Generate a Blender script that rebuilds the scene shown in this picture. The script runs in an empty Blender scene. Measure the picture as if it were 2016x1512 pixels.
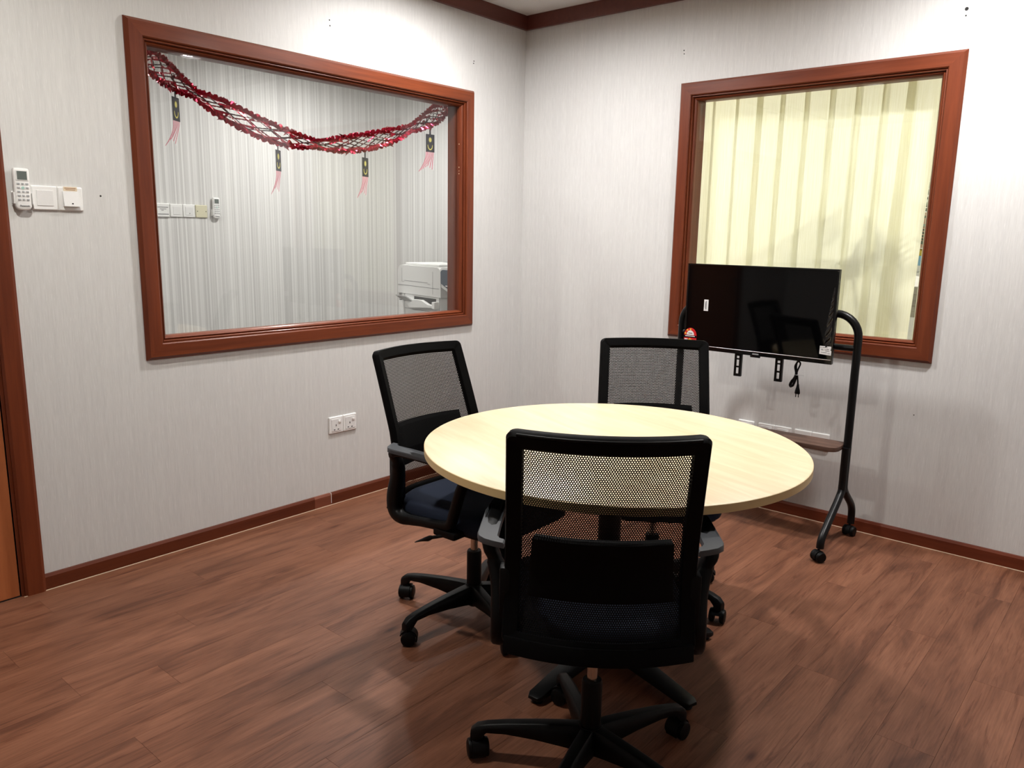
import bpy, bmesh, math, random
from mathutils import Vector, Matrix
C = bpy.context.scene.collection
S = bpy.context.scene
PI = math.pi
rnd = random.Random(7)

# ------------------------------------------------------------------ camera, world, exposure
cam_data = bpy.data.cameras.new('camera')
cam_data.sensor_fit = 'HORIZONTAL'
cam_data.sensor_width = 36.0
cam_data.lens = 36.0 * 1539.87 / 2016.0
cam_data.clip_start = 0.02
cam = bpy.data.objects.new('camera', cam_data)
C.objects.link(cam)
_r = Vector((0.64831723, -0.76116349, 0.01774592))
_u = Vector((0.13121554, 0.13466059, 0.98216547))
_f = Vector((0.74997817, 0.63442625, -0.18717925))
m = Matrix(((_r.x, _u.x, -_f.x, -3.80980), (_r.y, _u.y, -_f.y, -3.16113), (_r.z, _u.z, -_f.z, 1.36695), (0, 0, 0, 1)))
cam.matrix_world = m
S.camera = cam

world = bpy.data.worlds.new('world')
S.world = world
world.use_nodes = True
world.node_tree.nodes['Background'].inputs[0].default_value = (0.9, 0.95, 1.0, 1)
world.node_tree.nodes['Background'].inputs[1].default_value = 0.05

S.view_settings.view_transform = 'Standard'
S.view_settings.look = 'None'
S.view_settings.gamma = 1.0
S.view_settings.use_curve_mapping = False
S.view_settings.exposure = 0.15
S.cycles.max_bounces = 10
S.cycles.diffuse_bounces = 5
S.cycles.transparent_max_bounces = 24
S.cycles.sample_clamp_indirect = 6.0
S.cycles.caustics_reflective = False
S.cycles.caustics_refractive = False

LAMP_ROOM = 780.0      # emission strength of the round ceiling lamps in the room
LAMP_CORRIDOR = 620.0
LAMP_NEXT = 900.0
LAMP_DOOR = 520.0      # lamp by the door, set weaker to suit the wall there

# ------------------------------------------------------------------ materials
def newmat(name):
    mt = bpy.data.materials.new(name)
    mt.use_nodes = True
    nt = mt.node_tree
    nt.nodes.clear()
    out = nt.nodes.new('ShaderNodeOutputMaterial')
    return mt, nt, out

def N(nt, typ, **kw):
    n = nt.nodes.new(typ)
    for k, v in kw.items():
        if k.startswith('i_'):
            key = k[2:]
            key = int(key) if key.isdigit() else key.replace('_', ' ')
            n.inputs[key].default_value = v
        else:
            setattr(n, k, v)
    return n

def bsdf(nt, out, col=(0.8, 0.8, 0.8), rough=0.5, metal=0.0, spec=0.5, coat=0.0):
    b = nt.nodes.new('ShaderNodeBsdfPrincipled')
    b.inputs['Base Color'].default_value = (*col, 1)
    b.inputs['Roughness'].default_value = rough
    b.inputs['Metallic'].default_value = metal
    b.inputs['Specular IOR Level'].default_value = spec
    b.inputs['Coat Weight'].default_value = coat
    nt.links.new(b.outputs[0], out.inputs['Surface'])
    return b

def simple(name, col, rough=0.5, metal=0.0, spec=0.5, coat=0.0, grain=0.0, gscale=400):
    mt, nt, out = newmat(name)
    b = bsdf(nt, out, col, rough, metal, spec, coat)
    tc = N(nt, 'ShaderNodeTexCoord')
    ns = N(nt, 'ShaderNodeTexNoise', i_Scale=gscale, i_Detail=2.0)
    nt.links.new(tc.outputs['Object'], ns.inputs['Vector'])
    mx = N(nt, 'ShaderNodeMixRGB', blend_type='MULTIPLY')
    mx.inputs[1].default_value = (*col, 1)
    ramp = N(nt, 'ShaderNodeValToRGB')
    lo = 1.0 - max(grain, 0.04)
    ramp.color_ramp.elements[0].color = (lo, lo, lo, 1)
    ramp.color_ramp.elements[0].position = 0.3
    ramp.color_ramp.elements[1].position = 0.7
    nt.links.new(ns.outputs['Fac'], ramp.inputs[0])
    mx.inputs[0].default_value = 1.0
    nt.links.new(ramp.outputs[0], mx.inputs[2])
    nt.links.new(mx.outputs[0], b.inputs['Base Color'])
    if grain > 0:
        bp = N(nt, 'ShaderNodeBump', i_Strength=0.15, i_Distance=0.0008)
        nt.links.new(ns.outputs['Fac'], bp.inputs['Height'])
        nt.links.new(bp.outputs[0], b.inputs['Normal'])
    return mt

def emit(name, col, strength):
    mt, nt, out = newmat(name)
    e = N(nt, 'ShaderNodeEmission', i_Strength=strength)
    e.inputs[0].default_value = (*col, 1)
    nt.links.new(e.outputs[0], out.inputs['Surface'])
    return mt

def wallpaper(name, dark, light, sx, sz, contrast=(0.36, 0.64), flecks=True):
    mt, nt, out = newmat(name)
    b = bsdf(nt, out, light, 0.55, 0, 0.35)
    tc = N(nt, 'ShaderNodeTexCoord')
    mp = N(nt, 'ShaderNodeMapping')
    mp.inputs['Scale'].default_value = (sx, sx, sz)
    nt.links.new(tc.outputs['Object'], mp.inputs['Vector'])
    n1 = N(nt, 'ShaderNodeTexNoise', i_Scale=1.0, i_Detail=3.0, i_Roughness=0.65)
    nt.links.new(mp.outputs[0], n1.inputs['Vector'])
    r1 = N(nt, 'ShaderNodeValToRGB')
    r1.color_ramp.elements[0].position, r1.color_ramp.elements[1].position = contrast
    r1.color_ramp.elements[0].color = (*dark, 1)
    r1.color_ramp.elements[1].color = (*light, 1)
    nt.links.new(n1.outputs['Fac'], r1.inputs[0])
    last = r1.outputs[0]
    mp2 = N(nt, 'ShaderNodeMapping')
    mp2.inputs['Scale'].default_value = (sx * 0.12, sx * 0.12, sz * 0.15)
    nt.links.new(tc.outputs['Object'], mp2.inputs['Vector'])
    n2 = N(nt, 'ShaderNodeTexNoise', i_Scale=1.0, i_Detail=2.0)
    nt.links.new(mp2.outputs[0], n2.inputs['Vector'])
    r2 = N(nt, 'ShaderNodeValToRGB')
    r2.color_ramp.elements[0].position, r2.color_ramp.elements[1].position = 0.35, 0.65
    r2.color_ramp.elements[0].color = (0.955, 0.955, 0.96, 1)
    nt.links.new(n2.outputs['Fac'], r2.inputs[0])
    mx = N(nt, 'ShaderNodeMixRGB', blend_type='MULTIPLY')
    mx.inputs[0].default_value = 1.0
    nt.links.new(last, mx.inputs[1]); nt.links.new(r2.outputs[0], mx.inputs[2])
    last = mx.outputs[0]
    if flecks:
        mp3 = N(nt, 'ShaderNodeMapping')
        mp3.inputs['Scale'].default_value = (260, 260, 22)
        nt.links.new(tc.outputs['Object'], mp3.inputs['Vector'])
        n3 = N(nt, 'ShaderNodeTexNoise', i_Scale=1.0, i_Detail=1.0)
        nt.links.new(mp3.outputs[0], n3.inputs['Vector'])
        r3 = N(nt, 'ShaderNodeValToRGB')
        r3.color_ramp.elements[0].position, r3.color_ramp.elements[1].position = 0.66, 0.76
        r3.color_ramp.elements[0].color = (0, 0, 0, 1)
        r3.color_ramp.elements[1].color = (0.55, 0.55, 0.55, 1)
        nt.links.new(n3.outputs['Fac'], r3.inputs[0])
        m3 = N(nt, 'ShaderNodeMixRGB', blend_type='MIX')
        nt.links.new(r3.outputs[0], m3.inputs[0])
        nt.links.new(last, m3.inputs[1])
        m3.inputs[2].default_value = (min(1, light[0] * 1.13), min(1, light[1] * 1.13), min(1, light[2] * 1.14), 1)
        last = m3.outputs[0]
    nt.links.new(last, b.inputs['Base Color'])
    bp = N(nt, 'ShaderNodeBump', i_Strength=0.12, i_Distance=0.001)
    nt.links.new(n1.outputs['Fac'], bp.inputs['Height'])
    nt.links.new(bp.outputs[0], b.inputs['Normal'])
    return mt

def wood(name, c0, c1, axis=0, stretch=16.0, scale=9.0, rough=0.4, coat=0.0, spec=0.5, dist=3.0, bump=0.05):
    """varnished timber, grain along object axis"""
    mt, nt, out = newmat(name)
    b = bsdf(nt, out, c0, rough, 0, spec, coat)
    b.inputs['Coat Roughness'].default_value = 0.18
    tc = N(nt, 'ShaderNodeTexCoord')
    mp = N(nt, 'ShaderNodeMapping')
    sc = [scale * stretch / 4] * 3
    sc[axis] = scale / 4
    mp.inputs['Scale'].default_value = sc
    nt.links.new(tc.outputs['Object'], mp.inputs['Vector'])
    n1 = N(nt, 'ShaderNodeTexNoise', i_Scale=1.0, i_Detail=6.0, i_Roughness=0.6, i_Distortion=dist * 0.1)
    nt.links.new(mp.outputs[0], n1.inputs['Vector'])
    r1 = N(nt, 'ShaderNodeValToRGB')
    r1.color_ramp.elements[0].position, r1.color_ramp.elements[1].position = 0.32, 0.68
    r1.color_ramp.elements[0].color = (*c0, 1)
    r1.color_ramp.elements[1].color = (*c1, 1)
    nt.links.new(n1.outputs['Fac'], r1.inputs[0])
    nt.links.new(r1.outputs[0], b.inputs['Base Color'])
    bp = N(nt, 'ShaderNodeBump', i_Strength=bump, i_Distance=0.002)
    nt.links.new(n1.outputs['Fac'], bp.inputs['Height'])
    nt.links.new(bp.outputs[0], b.inputs['Normal'])
    return mt

def plank_material():
    mt, nt, out = newmat('plank_vinyl')
    b = bsdf(nt, out, (0.2, 0.09, 0.06), 0.45, 0, 0.2)
    tc = N(nt, 'ShaderNodeTexCoord')
    oi = N(nt, 'ShaderNodeObjectInfo')
    mul = N(nt, 'ShaderNodeVectorMath', operation='SCALE')
    cmb = N(nt, 'ShaderNodeCombineXYZ')
    m1 = N(nt, 'ShaderNodeMath', operation='MULTIPLY'); m1.inputs[1].default_value = 53.0
    m2 = N(nt, 'ShaderNodeMath', operation='MULTIPLY'); m2.inputs[1].default_value = 31.0
    nt.links.new(oi.outputs['Random'], m1.inputs[0]); nt.links.new(oi.outputs['Random'], m2.inputs[0])
    nt.links.new(m1.outputs[0], cmb.inputs[0]); nt.links.new(m2.outputs[0], cmb.inputs[1])
    add = N(nt, 'ShaderNodeVectorMath', operation='ADD')
    nt.links.new(tc.outputs['Object'], add.inputs[0]); nt.links.new(cmb.outputs[0], add.inputs[1])
    def noise(sx, sy, detail, rough, dist=0.0):
        mp = N(nt, 'ShaderNodeMapping'); mp.inputs['Scale'].default_value = (sx, sy, 1)
        nt.links.new(add.outputs[0], mp.inputs['Vector'])
        n = N(nt, 'ShaderNodeTexNoise', i_Scale=1.0, i_Detail=detail, i_Roughness=rough, i_Distortion=dist)
        nt.links.new(mp.outputs[0], n.inputs['Vector'])
        return n
    def ramp(fac, stops):
        r = N(nt, 'ShaderNodeValToRGB')
        els = r.color_ramp.elements
        while len(els) < len(stops): els.new(0.5)
        for e, (p, c) in zip(els, stops):
            e.position = p; e.color = (*c, 1)
        nt.links.new(fac, r.inputs[0])
        return r
    # broad tone figure
    n1 = noise(2.2, 13, 4, 0.6, 0.8)
    r1 = ramp(n1.outputs['Fac'], [(0.28, (0.108, 0.042, 0.024)), (0.48, (0.182, 0.075, 0.042)), (0.74, (0.246, 0.107, 0.062))])
    # fine fibre
    n2 = noise(7, 190, 3, 0.6)
    r2 = ramp(n2.outputs['Fac'], [(0.3, (0.80, 0.79, 0.78)), (0.7, (1.10, 1.10, 1.10))])
    mx = N(nt, 'ShaderNodeMixRGB', blend_type='MULTIPLY'); mx.inputs[0].default_value = 1
    nt.links.new(r1.outputs[0], mx.inputs[1]); nt.links.new(r2.outputs[0], mx.inputs[2])
    # dark cracks and mineral streaks
    n3 = noise(2.6, 42, 5, 0.7, 1.4)
    r3 = ramp(n3.outputs['Fac'], [(0.55, (1, 1, 1)), (0.62, (0.74, 0.67, 0.64)), (0.74, (0.42, 0.33, 0.30))])
    mx2 = N(nt, 'ShaderNodeMixRGB', blend_type='MULTIPLY'); mx2.inputs[0].default_value = 0.9
    nt.links.new(mx.outputs[0], mx2.inputs[1]); nt.links.new(r3.outputs[0], mx2.inputs[2])
    # knots
    mpv = N(nt, 'ShaderNodeMapping'); mpv.inputs['Scale'].default_value = (2.3, 6.0, 1)
    nt.links.new(add.outputs[0], mpv.inputs['Vector'])
    vo = N(nt, 'ShaderNodeTexVoronoi', i_Scale=1.0)
    nt.links.new(mpv.outputs[0], vo.inputs['Vector'])
    rk = ramp(vo.outputs['Distance'], [(0.025, (0.34, 0.24, 0.22)), (0.085, (0.80, 0.73, 0.70)), (0.19, (1, 1, 1))])
    mx3 = N(nt, 'ShaderNodeMixRGB', blend_type='MULTIPLY'); mx3.inputs[0].default_value = 1
    nt.links.new(mx2.outputs[0], mx3.inputs[1]); nt.links.new(rk.outputs[0], mx3.inputs[2])
    # plank to plank tone
    rp = ramp(oi.outputs['Random'], [(0.0, (0.95, 0.945, 0.945)), (0.5, (1.0, 1.0, 1.0)), (1.0, (1.05, 1.04, 1.03))])
    mx4 = N(nt, 'ShaderNodeMixRGB', blend_type='MULTIPLY'); mx4.inputs[0].default_value = 1
    nt.links.new(mx3.outputs[0], mx4.inputs[1]); nt.links.new(rp.outputs[0], mx4.inputs[2])
    nt.links.new(mx4.outputs[0], b.inputs['Base Color'])
    bp = N(nt, 'ShaderNodeBump', i_Strength=0.12, i_Distance=0.001)
    nt.links.new(n2.outputs['Fac'], bp.inputs['Height'])
    nt.links.new(bp.outputs[0], b.inputs['Normal'])
    return mt

def glass_material():
    mt, nt, out = newmat('clear_pane')
    tr = N(nt, 'ShaderNodeBsdfTransparent'); tr.inputs[0].default_value = (0.96, 0.97, 0.965, 1)
    gl = N(nt, 'ShaderNodeBsdfGlossy', i_Roughness=0.0)
    lw = N(nt, 'ShaderNodeLayerWeight', i_Blend=0.5)
    pw = N(nt, 'ShaderNodeMath', operation='POWER'); pw.inputs[1].default_value = 5.0
    nt.links.new(lw.outputs['Facing'], pw.inputs[0])
    fr = N(nt, 'ShaderNodeMath', operation='MULTIPLY_ADD'); fr.inputs[1].default_value = 0.96; fr.inputs[2].default_value = 0.042
    nt.links.new(pw.outputs[0], fr.inputs[0])
    mx = N(nt, 'ShaderNodeMixShader')
    nt.links.new(fr.outputs[0], mx.inputs[0]); nt.links.new(tr.outputs[0], mx.inputs[1]); nt.links.new(gl.outputs[0], mx.inputs[2])
    nt.links.new(mx.outputs[0], out.inputs['Surface'])
    return mt

def blind_material():
    mt, nt, out = newmat('blind_fabric')
    tc = N(nt, 'ShaderNodeTexCoord')
    mp = N(nt, 'ShaderNodeMapping'); mp.inputs['Scale'].default_value = (1, 260, 6)
    nt.links.new(tc.outputs['Object'], mp.inputs['Vector'])
    ns = N(nt, 'ShaderNodeTexNoise', i_Scale=1.0, i_Detail=2.0)
    nt.links.new(mp.outputs[0], ns.inputs['Vector'])
    r = N(nt, 'ShaderNodeValToRGB')
    r.color_ramp.elements[0].position, r.color_ramp.elements[1].position = 0.35, 0.65
    r.color_ramp.elements[0].color = (0.82, 0.80, 0.60, 1)
    r.color_ramp.elements[1].color = (0.90, 0.885, 0.72, 1)
    nt.links.new(ns.outputs['Fac'], r.inputs[0])
    d = N(nt, 'ShaderNodeBsdfDiffuse'); t = N(nt, 'ShaderNodeBsdfTranslucent')
    nt.links.new(r.outputs[0], d.inputs[0]); nt.links.new(r.outputs[0], t.inputs[0])
    mx = N(nt, 'ShaderNodeMixShader'); mx.inputs[0].default_value = 0.55
    nt.links.new(d.outputs[0], mx.inputs[1]); nt.links.new(t.outputs[0], mx.inputs[2])
    nt.links.new(mx.outputs[0], out.inputs['Surface'])
    return mt

M = {}
M['paper'] = wallpaper('room_wallpaper', (0.585, 0.583, 0.570), (0.665, 0.664, 0.652), 560, 12.0)
M['paper_stripe'] = wallpaper('striped_wallpaper', (0.54, 0.535, 0.525), (0.78, 0.775, 0.76), 95, 0.02, (0.38, 0.64), False)
M['plaster'] = simple('plain_plaster', (0.72, 0.71, 0.69), 0.8)
M['ceiling'] = simple('ceiling_tile_board', (0.74, 0.73, 0.70), 0.9, grain=0.12, gscale=250)
M['mahogany'] = wood('mahogany_x', (0.110, 0.023, 0.0075), (0.182, 0.041, 0.013), 0, coat=0.10, rough=0.42, spec=0.25)
M['mahogany_y'] = wood('mahogany_y', (0.105, 0.021, 0.0075), (0.165, 0.036, 0.012), 1, coat=0.10, rough=0.42, spec=0.25)
M['mahogany_z'] = wood('mahogany_z', (0.100, 0.020, 0.007), (0.160, 0.035, 0.0115), 2, coat=0.10, rough=0.42, spec=0.25)
M['skirting'] = wood('skirting_x', (0.085, 0.018, 0.007), (0.125, 0.028, 0.010), 0, coat=0.08, spec=0.25, rough=0.45)
M['skirting_y'] = wood('skirting_y', (0.105, 0.021, 0.008), (0.145, 0.031, 0.012), 1, coat=0.08, spec=0.25, rough=0.45)
M['skirting_patch'] = wood('skirting_patch', (0.16, 0.042, 0.02), (0.20, 0.055, 0.027), 0, coat=0.15, rough=0.45)
M['cornice'] = wood('cornice_wood', (0.095, 0.022, 0.014), (0.125, 0.030, 0.019), 0, coat=0.1, rough=0.45)
M['door'] = wood('door_veneer', (0.33, 0.095, 0.030), (0.42, 0.130, 0.045), 2, coat=0.3, rough=0.35)
M['plank'] = plank_material()
M['maple'] = wood('maple_top', (0.77, 0.61, 0.38), (0.87, 0.74, 0.51), 0, stretch=9, scale=9, rough=0.38, dist=9, bump=0.01)
M['maple_edge'] = simple('maple_edge_band', (0.66, 0.50, 0.25), 0.45)
M['black_plastic'] = simple('black_plastic', (0.0025, 0.0026, 0.003), 0.45, 0, 0.16, grain=0.1, gscale=900)
M['black_matte'] = simple('black_matte_frame', (0.0015, 0.0015, 0.0018), 0.6, 0, 0.09, grain=0.1, gscale=900)
M['arm_pad'] = simple('grey_arm_pad', (0.040, 0.045, 0.052), 0.5, 0, 0.5, grain=0.15, gscale=700)
M['mesh'] = simple('mesh_net', (0.005, 0.005, 0.0055), 0.7, 0, 0.15)
M['navy'] = simple('navy_cloth', (0.012, 0.018, 0.036), 0.85, 0, 0.2, grain=0.25, gscale=900)
M['chrome'] = simple('chrome_piston', (0.62, 0.58, 0.52), 0.22, 1.0)
M['black_steel'] = simple('black_powder_steel', (0.003, 0.0032, 0.0036), 0.36, 0, 0.25)
M['walnut'] = wood('walnut_shelf', (0.060, 0.030, 0.020), (0.125, 0.066, 0.046), 1, rough=0.5)
M['screen'] = simple('tv_screen', (0.0012, 0.0012, 0.0014), 0.05, 0, 0.28)
M['bezel'] = simple('tv_gloss_bezel', (0.002, 0.002, 0.0024), 0.12, 0, 0.4)
M['silver'] = simple('silver_strip', (0.72, 0.72, 0.74), 0.25, 1.0)
M['white_plastic'] = simple('white_plastic', (0.80, 0.80, 0.79), 0.35)
M['white_rocker'] = simple('white_rocker', (0.74, 0.74, 0.735), 0.32)
M['beige_plastic'] = simple('beige_plastic', (0.62, 0.59, 0.43), 0.4)
M['cream_sticker'] = simple('cream_sticker', (0.72, 0.60, 0.44), 0.6)
M['brown_print'] = simple('brown_print', (0.30, 0.14, 0.07), 0.7)
M['white_paper'] = simple('white_paper', (0.82, 0.82, 0.82), 0.6)
M['grey_print'] = simple('grey_print', (0.22, 0.22, 0.23), 0.7)
M['black_hole'] = simple('dark_hole', (0.006, 0.006, 0.006), 0.8)
M['lcd'] = simple('lcd_screen', (0.12, 0.14, 0.13), 0.2)
M['button_grey'] = simple('button_grey', (0.36, 0.37, 0.38), 0.5)
M['button_green'] = simple('button_green', (0.35, 0.55, 0.50), 0.5)
M['red_foil'] = simple('red_foil', (0.50, 0.012, 0.045), 0.22, 0.75)
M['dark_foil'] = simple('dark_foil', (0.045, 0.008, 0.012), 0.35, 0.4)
M['flag_navy'] = simple('flag_navy', (0.012, 0.014, 0.022), 0.5)
M['flag_yellow'] = simple('flag_yellow', (0.62, 0.55, 0.14), 0.5)
M['flag_red'] = simple('flag_red', (0.62, 0.06, 0.13), 0.5)
M['flag_white'] = simple('flag_white', (0.78, 0.74, 0.76), 0.5)
M['copier_white'] = simple('copier_white', (0.66, 0.66, 0.65), 0.45)
M['copier_grey'] = simple('copier_grey', (0.52, 0.52, 0.52), 0.5)
M['copier_blue'] = simple('copier_slate', (0.040, 0.060, 0.085), 0.3)
M['copier_dark'] = simple('copier_slot', (0.03, 0.03, 0.03), 0.6)
M['star_yellow'] = simple('star_yellow', (0.85, 0.62, 0.06), 0.5)
M['sticker_red'] = simple('sticker_red', (0.62, 0.012, 0.015), 0.4)
M['leaf'] = simple('leaf_green', (0.030, 0.075, 0.030), 0.5)
M['terracotta'] = simple('terracotta', (0.33, 0.13, 0.07), 0.8)
M['soil'] = simple('soil', (0.03, 0.02, 0.015), 0.95)
M['carton'] = simple('tan_card', (0.50, 0.32, 0.22), 0.75)
M['beige_card'] = simple('grey_beige_card', (0.42, 0.39, 0.33), 0.75)
M['box_green'] = simple('box_green', (0.03, 0.30, 0.06), 0.5)
M['box_blue'] = simple('box_blue', (0.25, 0.50, 0.72), 0.5)
M['carpet'] = simple('corridor_carpet', (0.20, 0.19, 0.18), 0.95, grain=0.3, gscale=300)
M['next_floor'] = simple('next_room_floor', (0.45, 0.42, 0.36), 0.7)
M['glass'] = glass_material()
M['blind'] = blind_material()
M['lamp_room'] = emit('lamp_room_light', (1.0, 0.972, 0.95), LAMP_ROOM)
M['lamp_door'] = emit('lamp_door_light', (1.0, 0.97, 0.90), LAMP_DOOR)
M['lamp_corridor'] = emit('lamp_corridor_light', (1.0, 0.97, 0.93), LAMP_CORRIDOR)
M['lamp_next'] = emit('lamp_next_light', (1.0, 0.97, 0.86), LAMP_NEXT)
M['subfloor'] = simple('floor_joint', (0.10, 0.043, 0.027), 0.7)
M['film'] = simple('film_wrinkle', (0.005, 0.005, 0.0055), 0.14, 0, 0.6)

# ------------------------------------------------------------------ mesh helpers
class MB:
    def __init__(s):
        s.v = []; s.f = []
    def add(s, vs, fs):
        o = len(s.v)
        s.v += [tuple(v) for v in vs]
        s.f += [tuple(i + o for i in f) for f in fs]
        return s
    def box(s, x0, x1, y0, y1, z0, z1):
        vs = [(x, y, z) for z in (z0, z1) for y in (y0, y1) for x in (x0, x1)]
        return s.add(vs, [(0, 2, 3, 1), (4, 5, 7, 6), (0, 1, 5, 4), (2, 6, 7, 3), (0, 4, 6, 2), (1, 3, 7, 5)])
    def loft(s, rings, cap=True, closed=False):
        n = len(rings[0]); vs = [p for r in rings for p in r]; fs = []
        k = len(rings)
        for i in range(k if closed else k - 1):
            a = i * n; b = ((i + 1) % k) * n
            for j in range(n):
                j2 = (j + 1) % n
                fs.append((a + j, a + j2, b + j2, b + j))
        if cap and not closed:
            fs.append(tuple(range(n))[::-1]); fs.append(tuple(range((k - 1) * n, k * n)))
        return s.add(vs, fs)
    def tube(s, pts, r, n=12, cap=True, closed=False):
        pts = [Vector(p) for p in pts]; k = len(pts)
        rr = r if isinstance(r, (list, tuple)) else [r] * k
        rings = []; up = None
        for i, p in enumerate(pts):
            if closed: t = pts[(i + 1) % k] - pts[i - 1]
            else: t = pts[min(i + 1, k - 1)] - pts[max(i - 1, 0)]
            t.normalize()
            if up is None:
                up = Vector((0, 0, 1)) if abs(t.z) < 0.9 else Vector((1, 0, 0))
            side = t.cross(up).normalized(); up = side.cross(t).normalized()
            rings.append([p + (side * math.cos(2 * PI * j / n) + up * math.sin(2 * PI * j / n)) * rr[i] for j in range(n)])
        return s.loft(rings, cap, closed)
    def lathe(s, prof, n=24, c=(0, 0, 0), axis='z'):
        rings = []
        for r, z in prof:
            ring = []
            for j in range(n):
                a = 2 * PI * j / n; x, y = r * math.cos(a), r * math.sin(a)
                p = (x, y, z) if axis == 'z' else ((z, x, y) if axis == 'x' else (x, z, y))
                ring.append((p[0] + c[0], p[1] + c[1], p[2] + c[2]))
            rings.append(ring)
        return s.loft(rings)
    def prism(s, poly, a, b, plane='xy'):
        def P(u, v, w):
            return {'xy': (u, v, w), 'xz': (u, w, v), 'yz': (w, u, v)}[plane]
        return s.loft([[P(u, v, a) for u, v in poly], [P(u, v, b) for u, v in poly]])
    def grid(s, fn, nu, nv):
        vs = [fn(i / nu, j / nv) for j in range(nv + 1) for i in range(nu + 1)]
        fs = [(j * (nu + 1) + i, j * (nu + 1) + i + 1, (j + 1) * (nu + 1) + i + 1, (j + 1) * (nu + 1) + i) for j in range(nv) for i in range(nu)]
        return s.add(vs, fs)
    def sheet(s, fn, nu, nv, thick):
        """closed slab from surface fn(u,v)->(point, normal)"""
        A = [[fn(i / nu, j / nv) for i in range(nu + 1)] for j in range(nv + 1)]
        vs = []; W = nu + 1; H = nv + 1
        for sgn in (0.5, -0.5):
            for j in range(H):
                for i in range(W):
                    p, nrm = A[j][i]
                    vs.append(Vector(p) + Vector(nrm) * (thick * sgn))
        o = W * H; fs = []
        for j in range(nv):
            for i in range(nu):
                a = j * W + i
                fs.append((a, a + 1, a + W + 1, a + W)); fs.append((o + a, o + a + W, o + a + W + 1, o + a + 1))
        for i in range(nu):
            fs.append((i + 1, i, o + i, o + i + 1)); a = nv * W + i
            fs.append((a, a + 1, o + a + 1, o + a))
        for j in range(nv):
            a = j * W; fs.append((a, a + W, o + a + W, o + a)); a = j * W + nu
            fs.append((a + W, a, o + a, o + a + W))
        return s.add(vs, fs)
    def xf(s, mat):
        s.v = [tuple(mat @ Vector(v)) for v in s.v]; return s
    def mesh(s, name, mat, bevel=0.0, seg=2, smooth=35):
        bm = bmesh.new()
        vv = [bm.verts.new(v) for v in s.v]
        for f in s.f:
            try: bm.faces.new([vv[i] for i in f])
            except ValueError: pass
        bmesh.ops.recalc_face_normals(bm, faces=bm.faces[:])
        if bevel > 0:
            es = [e for e in bm.edges if len(e.link_faces) == 2 and e.calc_face_angle(0) > math.radians(40)]
            bmesh.ops.bevel(bm, geom=es, offset=bevel, segments=seg, profile=0.6, affect='EDGES', clamp_overlap=True)
        me = bpy.data.meshes.new(name)
        bm.to_mesh(me); bm.free()
        if mat: me.materials.append(mat)
        if smooth:
            me.polygons.foreach_set('use_smooth', [True] * len(me.polygons))
            me.set_sharp_from_angle(angle=math.radians(smooth))
        return me
    def build(s, name, mat, parent=None, bevel=0.0, seg=2, smooth=35, loc=None, rot=None):
        return link(name, s.mesh(name, mat, bevel, seg, smooth), parent, loc, rot)

def link(name, me, parent=None, loc=None, rot=None):
    o = bpy.data.objects.new(name, me)
    C.objects.link(o)
    if parent: o.parent = parent
    if loc: o.location = loc
    if rot: o.rotation_euler = rot
    return o

def empty(name, loc=(0, 0, 0), rot=(0, 0, 0), parent=None):
    o = bpy.data.objects.new(name, None)
    C.objects.link(o)
    o.location = loc; o.rotation_euler = rot; o.empty_display_size = 0.05
    if parent: o.parent = parent
    return o

def tag(o, label=None, cat=None, group=None, kind=None):
    if label: o['label'] = label
    if cat: o['category'] = cat
    if group: o['group'] = group
    if kind: o['kind'] = kind
    return o

def structure(o):
    o['kind'] = 'structure'
    return o

def copy_tree(o, parent=None):
    c = o.copy(); C.objects.link(c)
    if parent: c.parent = parent
    for ch in list(o.children): copy_tree(ch, c)
    return c

def rrect(w, h, r, n=5, cx=0, cy=0):
    pts = []
    for sx, sy, a0 in ((1, 1, 0), (-1, 1, 90), (-1, -1, 180), (1, -1, 270)):
        for k in range(n + 1):
            a = math.radians(a0 + 90 * k / n)
            pts.append((cx + sx * (w / 2 - r) + r * math.cos(a), cy + sy * (h / 2 - r) + r * math.sin(a)))
    return pts

def smoothpath(pts, n=6, closed=False):
    """Catmull-Rom through points"""
    P = [Vector(p) for p in pts]; k = len(P); out = []
    rng = k if closed else k - 1
    for i in range(rng):
        g = (lambda q: P[q % k]) if closed else (lambda q: P[max(0, min(k - 1, q))])
        p0, p1, p2, p3 = g(i - 1), g(i), g(i + 1), g(i + 2)
        for j in range(n):
            t = j / n
            out.append(0.5 * ((2 * p1) + (p2 - p0) * t + (2 * p0 - 5 * p1 + 4 * p2 - p3) * t * t + (3 * p1 - p0 - 3 * p2 + p3) * t ** 3))
    if not closed: out.append(P[-1])
    return out

def textmesh(txt, size, name, mat, parent, loc, rot, extrude=0.0002, bold=0.0):
    cu = bpy.data.curves.new(name, 'FONT')
    cu.body = txt; cu.size = size; cu.extrude = extrude; cu.align_x = 'CENTER'; cu.align_y = 'CENTER'; cu.resolution_u = 3; cu.offset = bold
    o = bpy.data.objects.new(name + '_curve', cu); C.objects.link(o)
    dg = bpy.context.evaluated_depsgraph_get()
    me = bpy.data.meshes.new_from_object(o.evaluated_get(dg))
    bpy.data.objects.remove(o)
    me.materials.clear(); me.materials.append(mat)
    return link(name, me, parent, loc, rot)

# ------------------------------------------------------------------ room shell
CEIL = 2.634
XL, YN = -5.0, -4.5           # far sides of the room, behind the camera
T = 0.10                      # partition thickness
# window rectangles (outer edge of the casing): along-wall start, end, z0, z1
WA = (-2.3771, -0.4554, 0.8398, 2.1516)
WB = (-2.3674, -1.0531, 0.8410, 2.1509)
IN = 0.07

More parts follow.
